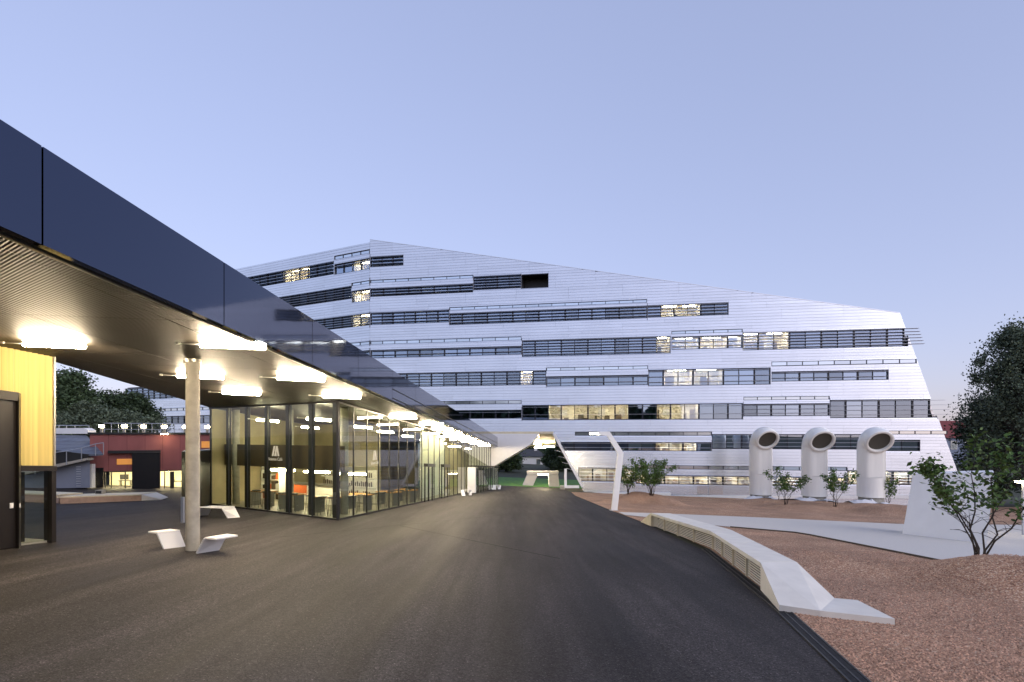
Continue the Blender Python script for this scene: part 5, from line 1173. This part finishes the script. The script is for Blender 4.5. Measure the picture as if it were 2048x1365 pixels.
def shrub(label, base, height, spread, nstem, nleaf, leaf, sd, stem_r=.02, lean=0.0, crown0=.45, single=0, group='young multi-stem shrubs'):
    base = Vector(base); T = thing('shrub', label, 'shrub', base, group); R2 = random.Random(sd); r = np.random.default_rng(sd); st = MB(); tips = []
    for k in range(nstem):
        a = 6.283 * k / nstem + R2.uniform(-.4, .4); out = R2.uniform(.35, 1.0) * spread; hh = height * R2.uniform(.72, 1.0) * (1.05 - .22 * out / spread)
        p0 = base + Vector((math.cos(a) * .05 * spread, math.sin(a) * .05 * spread, -.08)); pts = [p0]
        for i in range(1, 8):
            t = i / 7; w_ = t ** 1.4; pts.append(base + Vector((math.cos(a) * out * w_ + lean * t + R2.uniform(-.035, .035) * height, math.sin(a) * out * w_ + R2.uniform(-.035, .035) * height, hh * t)))
        st.tube(pts, [stem_r * (1.15 - t / 7.5) for t in range(8)], 6)
        for i in range(3, 8):
            for j in range(3):
                q = pts[i - 1].lerp(pts[i], R2.random()); aa = R2.uniform(0, 6.283); L_ = spread * R2.uniform(.18, .5) * (1.15 - i / 9)
                e = q + Vector((math.cos(aa) * L_, math.sin(aa) * L_, L_ * R2.uniform(-.1, .7))); mid = q.lerp(e, .5) + Vector((0, 0, L_ * .12)); st.tube([q, mid, e], [stem_r * .35, stem_r * .25, stem_r * .12], 4)
                if q.z - base.z > crown0 * height * .8: tips.append((q, mid, e))
        tips.append((pts[-2], pts[-2].lerp(pts[-1], .5), pts[-1]))
    st.build('stems', 'bark', T, smooth=True)
    C = []
    for k in range(nleaf):
        q, m_, e = tips[r.integers(len(tips))]; t = r.random(); p = q.lerp(m_, t * 2) if t < .5 else m_.lerp(e, t * 2 - 1); C.append(np.array(p) + r.normal(size=3) * leaf * .75)
    C = np.array(C)
    if single:                                        # large near leaves as single parts
        order_ = np.argsort(C[:, 1])[:single]; lm = MB(); L_ = leaf
        lm.add([(0, 0, 0), (L_ * .3, -L_ * .27, L_ * .05), (L_ * .68, -L_ * .22, L_ * .03), (L_, 0, -.02 * L_), (L_ * .68, L_ * .22, L_ * .03), (L_ * .3, L_ * .27, L_ * .05), (L_ * .5, 0, -.01)], [(0, 1, 6), (1, 2, 6), (2, 3, 6), (3, 4, 6), (4, 5, 6), (5, 0, 6)])
        lo = lm.build('leaf', 'leaf_near', None)
        for i, k in enumerate(order_):
            o = lo if i == 0 else lo.copy()
            if i: COL.objects.link(o)
            o.parent = T; o.location = Vector(C[k]) - base; o.rotation_euler = (R2.uniform(-.9, .9), R2.uniform(-.9, .9), R2.uniform(0, 6.28)); sc_ = R2.uniform(.75, 1.25); o.scale = (sc_,) * 3
        C = np.delete(C, order_, 0)
    if len(C): o = leaves('foliage', C, leaf, 'leaf_shrub', T, .55, .1, sd); o['kind'] = 'stuff'
    return T
mat('leaf_near', (0.075, 0.135, 0.03), 0.5, rnd=.4, spec=.3)
def gpt(u, v, y): p = W(u, v, y); return (p.x, p.y, garden_z(p.x, p.y))
nb = H(1958, 1150); shrub('large near multi-stem shrub on a gravel mound at the right edge', (nb.x, nb.y, garden_z(nb.x, nb.y)), 3.75, 1.75, 7, 1500, .135, 5, .024, .10, .48, 300)
shrub('slim shrub on a gravel mound right behind the street lamp', gpt(1256, 1000, 41.5), 2.6, 1.0, 7, 1500, .13, 6, .018, crown0=.35)
shrub('wide leafy shrub on the larger gravel mound right of the street lamp', gpt(1303, 1000, 41), 3.0, 2.1, 12, 4200, .13, 7, .018, crown0=.35)
shrub('leafy shrub between the left and middle ventilation pipes', gpt(1571, 1010, 42), 3.2, 1.6, 6, 1700, .13, 8, .018, crown0=.4)
shrub('leafy shrub between the middle and right ventilation pipes', gpt(1670, 1012, 40), 3.3, 1.45, 5, 1500, .13, 9, .018, crown0=.4)
shrub('small shrub just right of the right ventilation pipe', gpt(1777, 1000, 42), 2.8, .95, 5, 800, .13, 10, .016, crown0=.45)
shrub('slim shrub half hidden behind the left ventilation pipe', gpt(1557, 1000, 46), 1.6, .5, 3, 90, .12, 11, .014, crown0=.5)
# unseen wooded edge added behind the camera to darken the facade's reflections
n = 16000; xs_ = rng.uniform(-170, 12, n); hs_ = 5 + 4.5 * np.abs(np.sin(xs_ * .11) + .5 * np.sin(xs_ * .31)); ys_ = -62 - 14 * rng.random(n)
C = np.stack([xs_, ys_, np.array([gz(a, b) for a, b in zip(xs_, ys_)]) + hs_ * rng.random(n) ** .8], -1)
wd_ = leaves('reflection_wood', C, 1.7, 'leaf_dark', None, .8, 0, 99); tag(wd_, 'unseen dark wooded edge added behind the camera to darken facade reflections', None, None, 'stuff')
